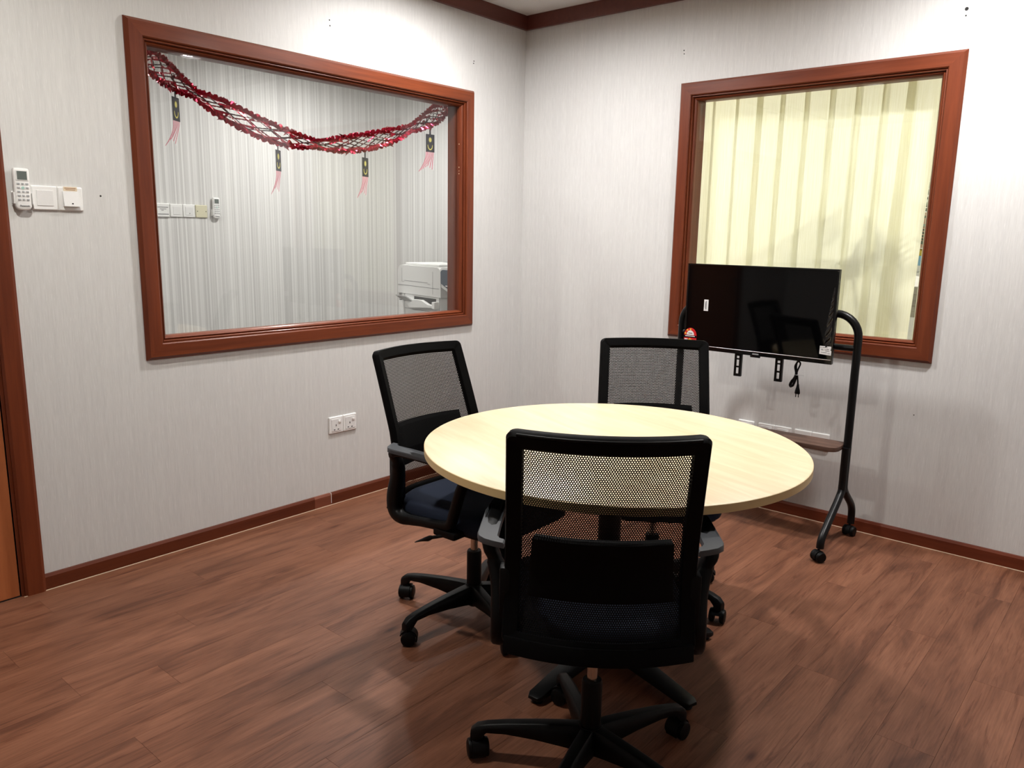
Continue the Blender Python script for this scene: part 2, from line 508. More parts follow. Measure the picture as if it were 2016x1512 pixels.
floor = structure(MB().box(XL, 0, YN, 0, -0.05, -0.0045).build('floor', M['subfloor'], smooth=0))
PW, PL = 0.1525, 1.22
plank_cache = {}
def plank_mesh(w, l):
    key = (round(w, 3), round(l, 3))
    if key not in plank_cache:
        g = 0.0002
        plank_cache[key] = MB().box(-l / 2 + g, l / 2 - g, -w / 2 + g, w / 2 - g, -0.0044, 0).mesh('plank', M['plank'], 0.0003, 1, 0)
    return plank_cache[key]
row = 0
y1 = -0.691 + PW * 5
while y1 > YN + 0.01:
    ya, yb = max(YN, y1 - PW), min(-0.001, y1)
    if yb - ya > 0.02:
        if abs(yb + 0.691) < 0.01: x = -3.02 + 2 * PL
        else: x = 0.0 + ((row * 0.4137 + 0.23) % 1.0) * PL
        while x > XL + 0.01:
            xa, xb = max(XL, x - PL), min(-0.001, x)
            if xb - xa > 0.03:
                link('plank', plank_mesh(yb - ya, xb - xa), floor, ((xa + xb) / 2, (ya + yb) / 2, 0))
            x -= PL
    row += 1
    y1 -= PW

def wall_with_hole(name, plane, a0, a1, hole, door=None, mat=None):
    """plane 'A': y 0..T, a along x.  plane 'B': x 0..T, a along y"""
    mb = MB()
    def bx(u0, u1, z0, z1):
        if plane == 'A': mb.box(u0, u1, 0, T, z0, z1)
        else: mb.box(0, T, u0, u1, z0, z1)
    h0, h1, z0, z1 = hole
    if door:
        d0, d1, dz = door
        bx(a0, d0, 0, CEIL); bx(d0, d1, dz, CEIL); bx(d1, h0, 0, CEIL)
    else:
        bx(a0, h0, 0, CEIL)
    bx(h0, h1, 0, z0); bx(h0, h1, z1, CEIL); bx(h1, a1, 0, CEIL)
    return structure(mb.build(name, mat, smooth=0))

DOOR = (-3.80, -2.905, 2.06)
hA = (WA[0] + IN, WA[1] - IN, WA[2] + IN, WA[3] - IN)
hB = (WB[0] + IN, WB[1] - IN, WB[2] + IN, WB[3] - IN)
wallA = wall_with_hole('wall_left', 'A', XL, T, hA, DOOR, M['paper'])
wallB = wall_with_hole('wall_right', 'B', YN, 0.0, hB, None, M['paper'])
structure(MB().box(XL - T, XL, YN - T, T, 0, CEIL).build('wall_back', M['paper'], smooth=0))
structure(MB().box(XL, T, YN - T, YN, 0, CEIL).build('wall_near', M['paper'], smooth=0))

# wall plug holes left by screws
for px in [(-1.426, 2.327), (-1.424, 2.303), (-0.451, 2.312), (-0.453, 2.300), (-2.505, 1.484)]:
    r = 0.0035
    MB().lathe([(r, 0.0004), (r, -0.0006), (0.0003, -0.0008)], 8, (px[0], 0, px[1]), 'y').build('screw_hole', M['black_hole'], wallA)
for py, pz, r in [(-1.055, 2.313, 0.0035), (-1.057, 2.296, 0.003), (-2.340, 2.309, 0.0075), (-2.340, 2.283, 0.0035), (-2.32, 0.6, 0.0025)]:
    MB().lathe([(r, 0.0004), (r, -0.0006), (0.0003, -0.0008)], 8, (0, py, pz), 'x').build('screw_hole', M['black_hole'], wallB)

# ceiling with lay-in tiles
ceiling = structure(MB().box(XL - T, 4.2, YN - T, 2.4, CEIL + 0.03, CEIL + 0.10).build('ceiling', M['plaster'], smooth=0))
tile_cache = {}
def tile_mesh(a, b):
    k = (round(a, 3), round(b, 3))
    if k not in tile_cache:
        tile_cache[k] = MB().box(-a / 2 + 0.002, a / 2 - 0.002, -b / 2 + 0.002, b / 2 - 0.002, 0, 0.02).mesh('ceiling_tile', M['ceiling'], 0.0015, 1, 0)
    return tile_cache[k]
xs = [0.0] + [-0.362 - 0.6 * i for i in range(8)] + [XL]
ys = [0.0] + [-0.505 - 0.6 * i for i in range(7)] + [YN]
for i in range(len(xs) - 1):
    for j in range(len(ys) - 1):
        a, b = xs[i] - xs[i + 1], ys[j] - ys[j + 1]
        if a > 0.03 and b > 0.03:
            link('ceiling_tile', tile_mesh(a, b), ceiling, ((xs[i] + xs[i + 1]) / 2, (ys[j] + ys[j + 1]) / 2, CEIL))

# cornice
CP = 0.022
structure(MB().box(XL, 0, -CP, 0, 2.5553, CEIL).build('trim_1', M['cornice'], bevel=0.002, smooth=0))
structure(MB().box(-CP, 0, YN, -CP, 2.5553, CEIL).build('trim_2', M['cornice'], bevel=0.002, smooth=0))
structure(MB().box(XL, XL + CP, YN, -CP, 2.5553, CEIL).build('trim_3', M['cornice'], bevel=0.002, smooth=0))
structure(MB().box(XL + CP, -CP, YN, YN + CP, 2.5553, CEIL).build('trim_4', M['cornice'], bevel=0.002, smooth=0))

# baseboards
BH = 0.0617
def baseboard_poly(d):
    return [(0, 0), (-d, 0), (-d, BH - 0.010), (-d + 0.005, BH), (0, BH)]
bl = structure(empty('baseboard_left'))
for a, b, mt in ((-2.8244, -1.5975, 'skirting'), (-1.5965, -1.4990, 'skirting_patch'), (-1.4965, -0.0155, 'skirting')):
    MB().prism(baseboard_poly(0.015), a, b, 'yz').build('board', M[mt], bl, smooth=0)
tag(MB().box(-1.4990, -1.4965, -0.0165, -0.002, 0.010, BH).build('filler_crack', M['white_plastic'], bl, smooth=0), 'white filled joint in the skirting')
structure(MB().prism(baseboard_poly(0.015), YN, 0, 'xz').build('baseboard_right', M['skirting_y'], smooth=0))
structure(MB().box(XL, XL + 0.015, YN + 0.015, -0.015, 0, BH).build('baseboard_back', M['skirting_y'], smooth=0))
structure(MB().box(XL, -0.016, YN, YN + 0.015, 0, BH).build('baseboard_near', M['skirting'], smooth=0))
# pale sealant line where the floor meets the skirting
structure(MB().box(-2.9, -0.02, -0.0175, -0.0150, 0, 0.0022).build('trim_5', M['cream_sticker'], smooth=0))
structure(MB().box(-0.0175, -0.0150, YN, -0.02, 0, 0.0022).build('trim_6', M['cream_sticker'], smooth=0))

# ------------------------------------------------------------------ windows
def window(name, plane, rect, mats):
    u0, u1, z0, z1 = rect
    root = structure(empty(name))
    def corner(k, w):
        return [(u0 + w, z0 + w), (u1 - w, z0 + w), (u1 - w, z1 - w), (u0 + w, z1 - w)][k]
    def P(u, z, d): return (u, d, z) if plane == 'A' else (d, u, z)
    def piece(nm, prof, k, mat, bevel=0):
        k2 = (k + 1) % 4
        r1 = [P(*corner(k, w), d) for w, d in prof]; r2 = [P(*corner(k2, w), d) for w, d in prof]
        MB().loft([r1, r2]).build(nm, mat, root, smooth=0, bevel=bevel)
    casing = [(0.0, 0.0), (0.0, -0.006), (0.012, -0.021), (0.062, -0.021), (0.0665, -0.017), (0.0665, 0.0)]
    bead = [(0.0665, 0.02), (0.0665, -0.009), (0.0735, -0.011), (0.0765, -0.004), (0.0765, 0.02)]
    stop = [(0.0765, 0.020), (0.0765, 0.004), (0.083, -0.001), (0.089, 0.006), (0.0925, 0.014), (0.0925, 0.026), (0.0765, 0.026)]
    lining = [(0.070, 0.026), (0.0925, 0.026), (0.0925, 0.034), (0.084, 0.036), (0.084, T), (0.070, T)]
    back = [(0.0, T), (0.0, T + 0.015), (0.07, T + 0.02), (0.084, T + 0.015), (0.084, T)]
    for k in range(4):
        mt = mats[k % 2]
        piece('casing', casing, k, mt)
        piece('bead', bead, k, mt)
        piece('glazing_stop', stop, k, mt)
        piece('lining', lining, k, mt)
        piece('rear_casing', back, k, mt)
    w = 0.089
    mb = MB()
    if plane == 'A': mb.box(u0 + w, u1 - w, 0.027, 0.033, z0 + w, z1 - w)
    else: mb.box(0.027, 0.033, u0 + w, u1 - w, z0 + w, z1 - w)
    mb.build('glass', M['glass'], root, smooth=0)
    return root
win1 = window('window_1', 'A', WA, (M['mahogany'], M['mahogany_z']))
win2 = window('window_2', 'B', WB, (M['mahogany_y'], M['mahogany_z']))
# chipped paint flecks on the lining next to the corner
for z, r in ((1.86, 0.0035), (1.735, 0.003), (1.715, 0.0022), (1.70, 0.003)):
    MB().lathe([(r, 0), (r * 0.6, -0.0006)], 7, (WA[1] - 0.0925, 0.017, z), 'x').build('paint_chip', M['cream_sticker'], win1)

# ------------------------------------------------------------------ door (only its hinge side shows)
door = structure(empty('door_1'))
MB().prism([(0, 0.07), (-0.012, 0.07), (-0.020, 0.062), (-0.022, 0.01), (-0.016, 0), (0, 0)], 0, 2.14, 'xy').xf(
    Matrix(((0, -1, 0, -2.8244), (1, 0, 0, 0), (0, 0, 1, 0), (0, 0, 0, 1)))).build('architrave', M['mahogany_z'], door, smooth=0)
MB().box(-3.88, -2.8244, -0.021, 0, 2.062, 2.14).build('architrave', M['mahogany'], door, bevel=0.003, smooth=0)
MB().box(-3.88, -3.805, -0.021, 0, 0, 2.062).build('architrave', M['mahogany_z'], door, bevel=0.003, smooth=0)
MB().box(-2.905, -2.893, -0.004, T, 0, 2.06).build('jamb', M['mahogany_z'], door, smooth=0)
MB().box(-3.795, -2.9085, 0.0, 0.04, 0.004, 2.055).build('door_leaf', M['door'], door, bevel=0.002, smooth=0)
MB().tube(smoothpath([(-3.73, -0.0, 1.0), (-3.73, -0.05, 1.0), (-3.70, -0.055, 1.0), (-3.61, -0.055, 1.0)], 5), 0.009, 10).build('handle', M['chrome'], door)

# ------------------------------------------------------------------ corridor behind window_1 and the room behind window_2
structure(MB().box(XL, 4.0, 2.1, 2.2, 0, CEIL + 0.03).build('wall_corridor', M['paper_stripe'], smooth=0))
structure(MB().box(XL - T, XL, T, 2.2, 0, CEIL + 0.03).build('wall_corridor_end', M['plaster'], smooth=0))
structure(MB().box(4.0, 4.1, YN, 2.2, 0, CEIL + 0.03).build('wall_outer', M['plaster'], smooth=0))
structure(MB().box(T, 4.0, 0.0, T, 0, CEIL + 0.03).build('wall_between', M['plaster'], smooth=0))
structure(MB().box(T, 4.0, YN - T, YN, 0, CEIL + 0.03).build('wall_office', M['plaster'], smooth=0))
structure(MB().box(XL, 4.0, T, 2.1, -0.05, 0).build('floor_corridor', M['carpet'], smooth=0))
structure(MB().box(T, 4.0, YN, 0, -0.05, 0).build('floor_office', M['next_floor'], smooth=0))

# ------------------------------------------------------------------ ceiling lamps
def downlight(x, y, label, mat, ztop=CEIL, r=0.075):
    root = empty('downlight', (x, y, ztop))
    MB().lathe([(r, -0.001), (r + 0.001, -0.018), (r + 0.004, -0.020), (r + 0.012, -0.018), (r + 0.016, -0.013), (r + 0.016, 0.0), (r, 0.0)], 32).build('trim_ring', M['white_plastic'], root)
    MB().lathe([(r - 0.001, -0.0005), (r - 0.001, -0.005), (r * 0.6, -0.0055), (0.001, -0.0055)], 32).build('diffuser', mat, root)
    tag(root, label, 'ceiling light', 'round ceiling downlights')
    return root
downlight(-1.05, -0.70, 'round ceiling downlight above the garland window', M['lamp_room'])
downlight(-0.70, -2.56, 'round ceiling downlight in front of the blind window', M['lamp_room'])
downlight(-3.05, -1.05, 'round ceiling downlight inside the door', M['lamp_door'])
for x in (-2.6, -0.4, 1.8):
    downlight(x, 1.15, 'round ceiling downlight in the corridor, ' + {-2.6: 'opposite the door', -0.4: 'near the photocopier', 1.8: 'past the photocopier'}[x], M['lamp_corridor'], CEIL + 0.03)
for x, y in ((1.3, -1.1), (1.3, -2.9), (2.9, -2.0)):
    downlight(x, y, 'round ceiling downlight in the office, ' + {-1.1: 'behind the blind by the corridor', -2.9: 'above the storage rack', -2.0: 'by the outer wall'}[y], M['lamp_next'], CEIL + 0.03)

# ------------------------------------------------------------------ round table
def make_table(cx, cy):
    R, H, TH = 0.599, 0.722, 0.025
    root = empty('round_table', (cx, cy, 0))
    tag(root, 'round pale maple meeting table ringed by three black chairs', 'table')
    top = MB().lathe([(0.001, H - 0.0), (R - 0.003, H), (R - 0.0012, H - 0.0012), (R - 0.0012, H - TH), (0.001, H - TH)], 128)
    top.xf(Matrix.Rotation(-math.radians(72), 4, 'Z'))
    top.build('tabletop', M['maple'], root, rot=(0, 0, math.radians(72)))
    MB().lathe([(R - 0.0012, H - 0.0014), (R, H - 0.002), (R, H - TH + 0.001), (R - 0.0012, H - TH)], 128).build('edge_band', M['maple_edge'], root)
    MB().lathe([(0.001, 0.697), (0.16, 0.697), (0.16, 0.690), (0.06, 0.684), (0.001, 0.684)], 32).build('mounting_plate', M['black_steel'], root)
    MB().lathe([(0.001, 0.03), (0.046, 0.03), (0.046, 0.05), (0.037, 0.06), (0.037, 0.685), (0.001, 0.685)], 28).build('column', M['black_steel'], root)
    for k in range(5):
        a = math.radians(182 + 72 * k)
        rings = []
        for r, hw, z0, z1 in ((0.02, 0.036, 0.026, 0.062), (0.10, 0.034, 0.024, 0.056), (0.30, 0.029, 0.018, 0.038), (0.385, 0.026, 0.014, 0.030), (0.400, 0.018, 0.015, 0.026)):
            ring = [(r, -hw, z0), (r, hw, z0), (r, hw * 0.9, z1), (r, -hw * 0.9, z1)]
            rings.append(ring)
        foot = MB().loft(rings).xf(Matrix.Rotation(a, 4, 'Z')).build('foot', M['black_steel'], root, bevel=0.003)
        MB().lathe([(0.016, 0), (0.018, 0.004), (0.012, 0.010), (0.006, 0.016)], 14, (0.375 * math.cos(a), 0.375 * math.sin(a), 0)).build('glide', M['black_plastic'], foot)
    return root
make_table(-1.757, -1.851)

# ------------------------------------------------------------------ office chair
ZP = [(0.964, -0.282), (0.90, -0.258), (0.80, -0.222), (0.70, -0.187), (0.62, -0.170), (0.55, -0.170), (0.48, -0.185), (0.40, -0.205)]
def yprof(z):
    P = ZP
    if z >= P[0][0]: return P[0][1] - (z - P[0][0]) * 0.37
    for (za, ya), (zb, yb) in zip(P, P[1:]):
        if z >= zb:
            return ya + (yb - ya) * (za - z) / (za - zb)
    return P[-1][1]
def wprof(z): return 0.213 + (0.964 - z) * 0.017
DISH = 0.050
def back_pt(u, z):
    """u -1..1 across; edges come forward"""
    return Vector((u * wprof(z), yprof(z) - DISH * (1 - u * u), z))
def back_nrm(u, z):
    e = 0.01
    a = back_pt(u + e, z) - back_pt(u - e, z); b = back_pt(u, z + e) - back_pt(u, z - e)
    return a.cross(b).normalized() * -1

def make_chair(name):
    root = empty(name)
    base_off = 0.0
    # five star base
    hub = MB().lathe([(0.001, 0.044), (0.020, 0.044), (0.024, 0.050), (0.030, 0.062), (0.034, 0.075), (0.034, 0.110), (0.030, 0.128), (0.001, 0.128)], 24)
    star = hub.build('star_base', M['black_plastic'], root)
    for k in range(5):
        a = 2 * PI * k / 5
        rings = []
        for r, hw, z0, z1 in ((0.018, 0.025, 0.058, 0.126), (0.06, 0.0235, 0.066, 0.125), (0.14, 0.021, 0.077, 0.119), (0.22, 0.019, 0.083, 0.110), (0.27, 0.0175, 0.080, 0.102), (0.298, 0.0175, 0.050, 0.094), (0.314, 0.014, 0.050, 0.080)):
            rings.append([(r, -hw, z0), (r, hw, z0), (r, hw, z0 + (z1 - z0) * 0.7), (r, hw * 0.62, z1), (r, -hw * 0.62, z1), (r, -hw, z0 + (z1 - z0) * 0.7)])
        MB().loft(rings).xf(Matrix.Rotation(a, 4, 'Z')).build('leg', M['black_plastic'], star, bevel=0.003)
    for k in range(5):
        a = 2 * PI * k / 5
        cpos = Vector((0.295 * math.cos(a), 0.295 * math.sin(a), 0))
        yaw = a + 1.9 + k * 0.5
        cs = MB()
        hood = []
        for j in range(11):
            t = math.radians(-25 + 185 * j / 10)
            hood.append((0.031 * math.cos(t), 0.031 * math.sin(t) + 0.026))
        inner = [(x * 0.86, (z - 0.026) * 0.86 + 0.026) for x, z in hood][::-1]
        cs.prism(hood + inner, -0.017, 0.017, 'xz')
        cs.lathe([(0.013, 0.044), (0.012, 0.068), (0.001, 0.068)], 12, (0.0, 0, 0))
        ca = cs.xf(Matrix.Translation(cpos) @ Matrix.Rotation(yaw, 4, 'Z')).build('caster', M['black_plastic'], root, bevel=0)
        for sgn in (-1, 1):
            y0 = sgn * 0.015
            w = MB().lathe([(0.001, -0.010), (0.018, -0.010), (0.0245, -0.007), (0.026, 0.0), (0.0245, 0.007), (0.018, 0.010), (0.001, 0.010)], 18, (0, y0 + sgn * 0.004, 0.026), 'y')
            w.xf(Matrix.Translation(cpos) @ Matrix.Rotation(yaw, 4, 'Z')).build('wheel', M['black_plastic'], ca)
    # gas lift
    gl = MB().lathe([(0.001, 0.24), (0.0135, 0.24), (0.0135, 0.345), (0.001, 0.345)], 20).build('gas_lift', M['chrome'], root)
    MB().lathe([(0.001, 0.12), (0.0265, 0.12), (0.0265, 0.247), (0.024, 0.254), (0.001, 0.254)], 20).build('sleeve', M['black_plastic'], gl)
    MB().lathe([(0.0145, 0.300), (0.0145, 0.345), (0.001, 0.345)], 18).build('collar', M['black_plastic'], gl)
    # tilt mechanism with lever
    me_ = MB().box(-0.085, 0.085, -0.13, 0.13, 0.345, 0.405).box(-0.03, 0.03, -0.05, 0.05, 0.325, 0.35)
    mech = me_.build('tilt_mechanism', M['black_plastic'], root, bevel=0.008)
    MB().box(-0.20, 0.20, -0.10, -0.06, 0.392, 0.408).box(-0.20, 0.20, 0.07, 0.11, 0.392, 0.408).build('seat_bracket', M['black_plastic'], mech, bevel=0.003)
    lv = MB().tube([(0.08, 0.10, 0.405), (0.18, 0.115, 0.412), (0.255, 0.105, 0.412), (0.265, 0.075, 0.402), (0.268, 0.055, 0.395)], [0.006] * 5, 8)
    pts = [(0.268, 0.060, 0.397), (0.269, 0.045, 0.390), (0.269, 0.030, 0.384), (0.269, 0.012, 0.376), (0.269, -0.010, 0.365), (0.269, -0.018, 0.361)]
    rings = []
    for (x, yy, z), hx, hz in zip(pts, (0.006, 0.011, 0.013, 0.014, 0.013, 0.006), (0.006, 0.010, 0.008, 0.005, 0.003, 0.002)):
        rings.append([(x + hx * math.cos(2 * PI * j / 10), yy, z + hz * math.sin(2 * PI * j / 10)) for j in range(10)])
    lv.loft(rings)
    lv.build('lever', M['black_plastic'], mech)
    # seat cushion
    def seat_ring(s, z, drop=0.0):
        ring = []
        for j in range(48):
            a = 2 * PI * j / 48
            ca_, sa_ = math.cos(a), math.sin(a)
            e = 0.42
            x = 0.226 * math.copysign(abs(ca_) ** e, ca_) * s
            y = 0.245 * math.copysign(abs(sa_) ** e, sa_) * s
            zz = z - drop * max(0, (y - 0.10)) ** 2 * 8
            ring.append((x * (1 - 0.03 * (y > 0)), y + 0.047, zz))
        return ring
    MB().loft([seat_ring(0.93, 0.408), seat_ring(0.985, 0.414), seat_ring(1.0, 0.428, 0.10), seat_ring(1.0, 0.446, 0.14), seat_ring(0.975, 0.464, 0.2), seat_ring(0.92, 0.476, 0.25), seat_ring(0.80, 0.482, 0.25), seat_ring(0.5, 0.482, 0.2), seat_ring(0.1, 0.480, 0.1)]).build('seat', M['navy'], root, smooth=60)
    MB().loft([seat_ring(0.80, 0.398), seat_ring(0.94, 0.402), seat_ring(0.95, 0.410), seat_ring(0.94, 0.412)]).build('seat_shell', M['black_plastic'], root)
    # back frame: ring swept around the dished surface
    ZT, ZB = 0.964, 0.430
    FR = 0.036
    def ring_path(inset, off):
        pts = []
        r = 0.015
        zt, zb = ZT - inset, ZB + inset * 0.9
        def at(u, z): return back_pt(u, z) + back_nrm(u, z) * off
        def ue(z): return (wprof(z) - inset) / wprof(z)
        n = 14
        rr = max(0.004, r - inset * 0.4)
        def corner(sx, sz):
            out = []
            for k in range(5):
                a = k / 4 * PI / 2
                z = (zt - rr + rr * math.sin(a)) if sz > 0 else (zb + rr - rr * math.sin(a))
                u = sx * (ue(z) - rr * (1 - math.cos(a)) / wprof(z))
                out.append(at(u, z))
            return out
        for k in range(n): z = zb + rr + (zt - zb - 2 * rr) * k / n; pts.append(at(ue(z), z))
        pts += corner(1, 1)
        for k in range(1, n): u = 1 - 2 * k / n; pts.append(at(u * (ue(zt) - rr / wprof(zt)), zt))
        pts += corner(-1, 1)[::-1]
        for k in range(n): z = zt - rr - (zt - zb - 2 * rr) * k / n; pts.append(at(-ue(z), z))
        pts += corner(-1, -1)
        for k in range(1, n): u = -1 + 2 * k / n; pts.append(at(u * (ue(zb) - rr / wprof(zb)), zb))
        pts += corner(1, -1)[::-1]
        return pts
    loops = [ring_path(0.0, 0.006), ring_path(0.003, 0.014), ring_path(FR - 0.006, 0.012), ring_path(FR, 0.004), ring_path(FR, -0.008), ring_path(0.006, -0.014), ring_path(0.0, -0.006)]
    fr = MB(); n = len(loops[0]); fr.v = [tuple(p) for L in loops for p in L]
    for i in range(len(loops)):
        a, b = i * n, ((i + 1) % len(loops)) * n
        for j in range(n):
            fr.f.append((a + j, a + (j + 1) % n, b + (j + 1) % n, b + j))
    bf = fr.build('back_frame', M['black_matte'], root, smooth=40)
    # lower cross rail
    MB().sheet(lambda u, v: (back_pt(-0.97 + 1.94 * u, 0.412 + 0.04 * v) + Vector((0, -0.004, 0)), back_nrm(-0.97 + 1.94 * u, 0.425)), 16, 2, 0.024).build('lower_rail', M['black_matte'], bf, bevel=0.004)
    # rim roll along the top
    MB().tube([back_pt(-0.90 + 1.80 * k / 20, 0.958) + Vector((0, -0.012, 0)) for k in range(21)], 0.0035, 8).build('top_lip', M['black_plastic'], bf)
    # net: honeycomb of real holes
    net = MB()
    pitch = 0.0056; ri = 0.315 * pitch
    z0, z1 = ZB + FR * 0.9 - 0.004, ZT - FR + 0.004
    hw = 0.213 - FR + 0.012
    rows = int((z1 - z0) / (pitch * 0.866)); vmap = {}
    def vid(x, z):
        k = (round(x * 2e4), round(z * 2e4))
        if k not in vmap:
            vmap[k] = len(net.v)
            p = back_pt(max(-0.999, min(0.999, x / wprof(z))), z)
            net.v.append(tuple(p))
        return vmap[k]
    R6 = pitch / math.sqrt(3)
    for rI in range(rows + 1):
        z = z0 + rI * pitch * 0.866
        cols = int(2 * hw / pitch)
        for cI in range(cols):
            x = -hw + cI * pitch + (pitch / 2 if rI % 2 else 0)
            o = [vid(x + R6 * math.sin(PI / 3 * q), z + R6 * math.cos(PI / 3 * q)) for q in range(6)]
            b0 = len(net.v)
            for q in range(6):
                xx, zz = x + ri * math.sin(PI / 3 * q), z + ri * math.cos(PI / 3 * q)
                net.v.append(tuple(back_pt(xx / wprof(zz), zz)))
            for q in range(6):
                q2 = (q + 1) % 6
                net.f.append((o[q], o[q2], b0 + q2, b0 + q))
    me = bpy.data.meshes.new('mesh_net')
    me.from_pydata(net.v, [], net.f); me.update()
    me.materials.append(M['mesh'])
    nt_ = link('mesh_net', me, root); nt_['kind'] = 'stuff'
    # lumbar pad behind the net
    def lum(u, v):
        z = 0.558 + 0.152 * v
        uu = (-1 + 2 * u) * (0.80 - 0.035 * v) * 0.93
        nn = back_nrm(uu, z)
        bulge = 0.010 * (1 - (2 * v - 1) ** 2)
        return back_pt(uu, z) - Vector((0, 0.016 - bulge * 0.3, 0)), nn
    MB().sheet(lum, 18, 8, 0.022).build('lumbar_pad', M['black_matte'], root, bevel=0.006)
    # arm loops
    for sx in (-1, 1):
        path = [(-0.128, 0.642, 0.262, 0.018), (-0.126, 0.608, 0.248, 0.020), (-0.142, 0.550, 0.234, 0.024), (-0.162, 0.480, 0.231, 0.027), (-0.158, 0.430, 0.232, 0.024), (-0.118, 0.411, 0.234, 0.020),
                (-0.02, 0.422, 0.238, 0.015), (0.08, 0.436, 0.243, 0.015), (0.120, 0.452, 0.246, 0.016), (0.140, 0.495, 0.250, 0.0155), (0.170, 0.565, 0.258, 0.015), (0.198, 0.628, 0.263, 0.014),
                (0.180, 0.648, 0.263, 0.011), (0.06, 0.650, 0.263, 0.010), (-0.08, 0.650, 0.263, 0.011)]
        sp = smoothpath([(p[0], p[1], 0) for p in path], 5, True)
        ex = smoothpath([(p[2], p[3], 0) for p in path], 5, True)
        k = len(sp); rings = []
        for i in range(k):
            t = (sp[(i + 1) % k] - sp[i - 1]).normalized()
            nx, nz = -t.y, t.x
            xc, hn = ex[i].x, ex[i].y
            hx = 0.017 + (0.005 if sp[i].x < -0.10 and sp[i].y < 0.60 else 0)
            ring = []
            for j in range(12):
                a = 2 * PI * j / 12
                ca_, sa_ = math.cos(a), math.sin(a)
                ux = hx * math.copysign(abs(ca_) ** 0.6, ca_); un = hn * math.copysign(abs(sa_) ** 0.6, sa_)
                ring.append((sx * (xc + ux), sp[i].x + nx * un, sp[i].y + nz * un))
            rings.append(ring)
        arm = MB().loft(rings, False, True).build('armrest', M['black_plastic'], root, smooth=50)
        outline = [(0.236, 0.215), (0.243, 0.224), (0.266, 0.226), (0.278, 0.218), (0.288, 0.05), (0.292, -0.11), (0.288, -0.132), (0.272, -0.150), (0.245, -0.164), (0.224, -0.172), (0.222, -0.150), (0.234, -0.143), (0.241, -0.128), (0.240, -0.05), (0.237, 0.10)]
        def padz(y): return 0.664 + 0.002 * math.cos(y * 8) - max(0, (y - 0.06)) ** 2 * 0.75
        r0 = [(sx * x, yy, padz(yy) - 0.014) for x, yy in outline]
        cxm = 0.262
        r1 = [(sx * x, yy, padz(yy) - 0.003) for x, yy in outline]
        r2 = [(sx * (cxm + (x - cxm) * 0.92), yy * 0.992, padz(yy)) for x, yy in outline]
        MB().loft([r0, r1, r2]).build('arm_pad', M['arm_pad'], arm, bevel=0.0)
        MB().box(min(sx * 0.12, sx * 0.262), max(sx * 0.12, sx * 0.262), 0.055, 0.150, 0.404, 0.428).build('arm_bracket', M['black_plastic'], arm, bevel=0.006)
        MB().box(min(sx * 0.19, sx * 0.232), max(sx * 0.19, sx * 0.232), -0.188, -0.150, 0.44, 0.610).build('back_joint', M['black_plastic'], arm, bevel=0.006)
    return root

def place_chair(o, x, y, heading, base_angle, shift, label):
    o.location = (x, y, 0); o.rotation_euler = (0, 0, math.radians(heading - 90))
    tag(o, label, 'chair', 'black mesh office chairs')
    a = math.radians(base_angle - (heading - 90))
    for ch in o.children:
        nm = ch.name.split('.')[0]
        if nm in ('star_base', 'caster'):
            ch.rotation_euler = (0, 0, a); ch.location = (0, shift, 0)
        if nm in ('gas_lift', 'tilt_mechanism'):
            ch.location = (0, shift, 0)
            if nm == 'tilt_mechanism': ch.location = (0, 0, 0)
chair = make_chair('office_chair')
chair2 = copy_tree(chair); chair3 = copy_tree(chair)
place_chair(chair, -2.238, -2.122, 36.64, 122.5, -0.045, 'black mesh office chair seen from the back, hiding part of the round table')
place_chair(chair2, -1.290, -1.747, 216.0, -94.0, 0.0, 'black mesh office chair behind the round table, in front of the television')
place_chair(chair3, -1.869, -1.356, -89.34, 103.0, 0.0, 'black mesh office chair with navy seat showing, below the garland window')

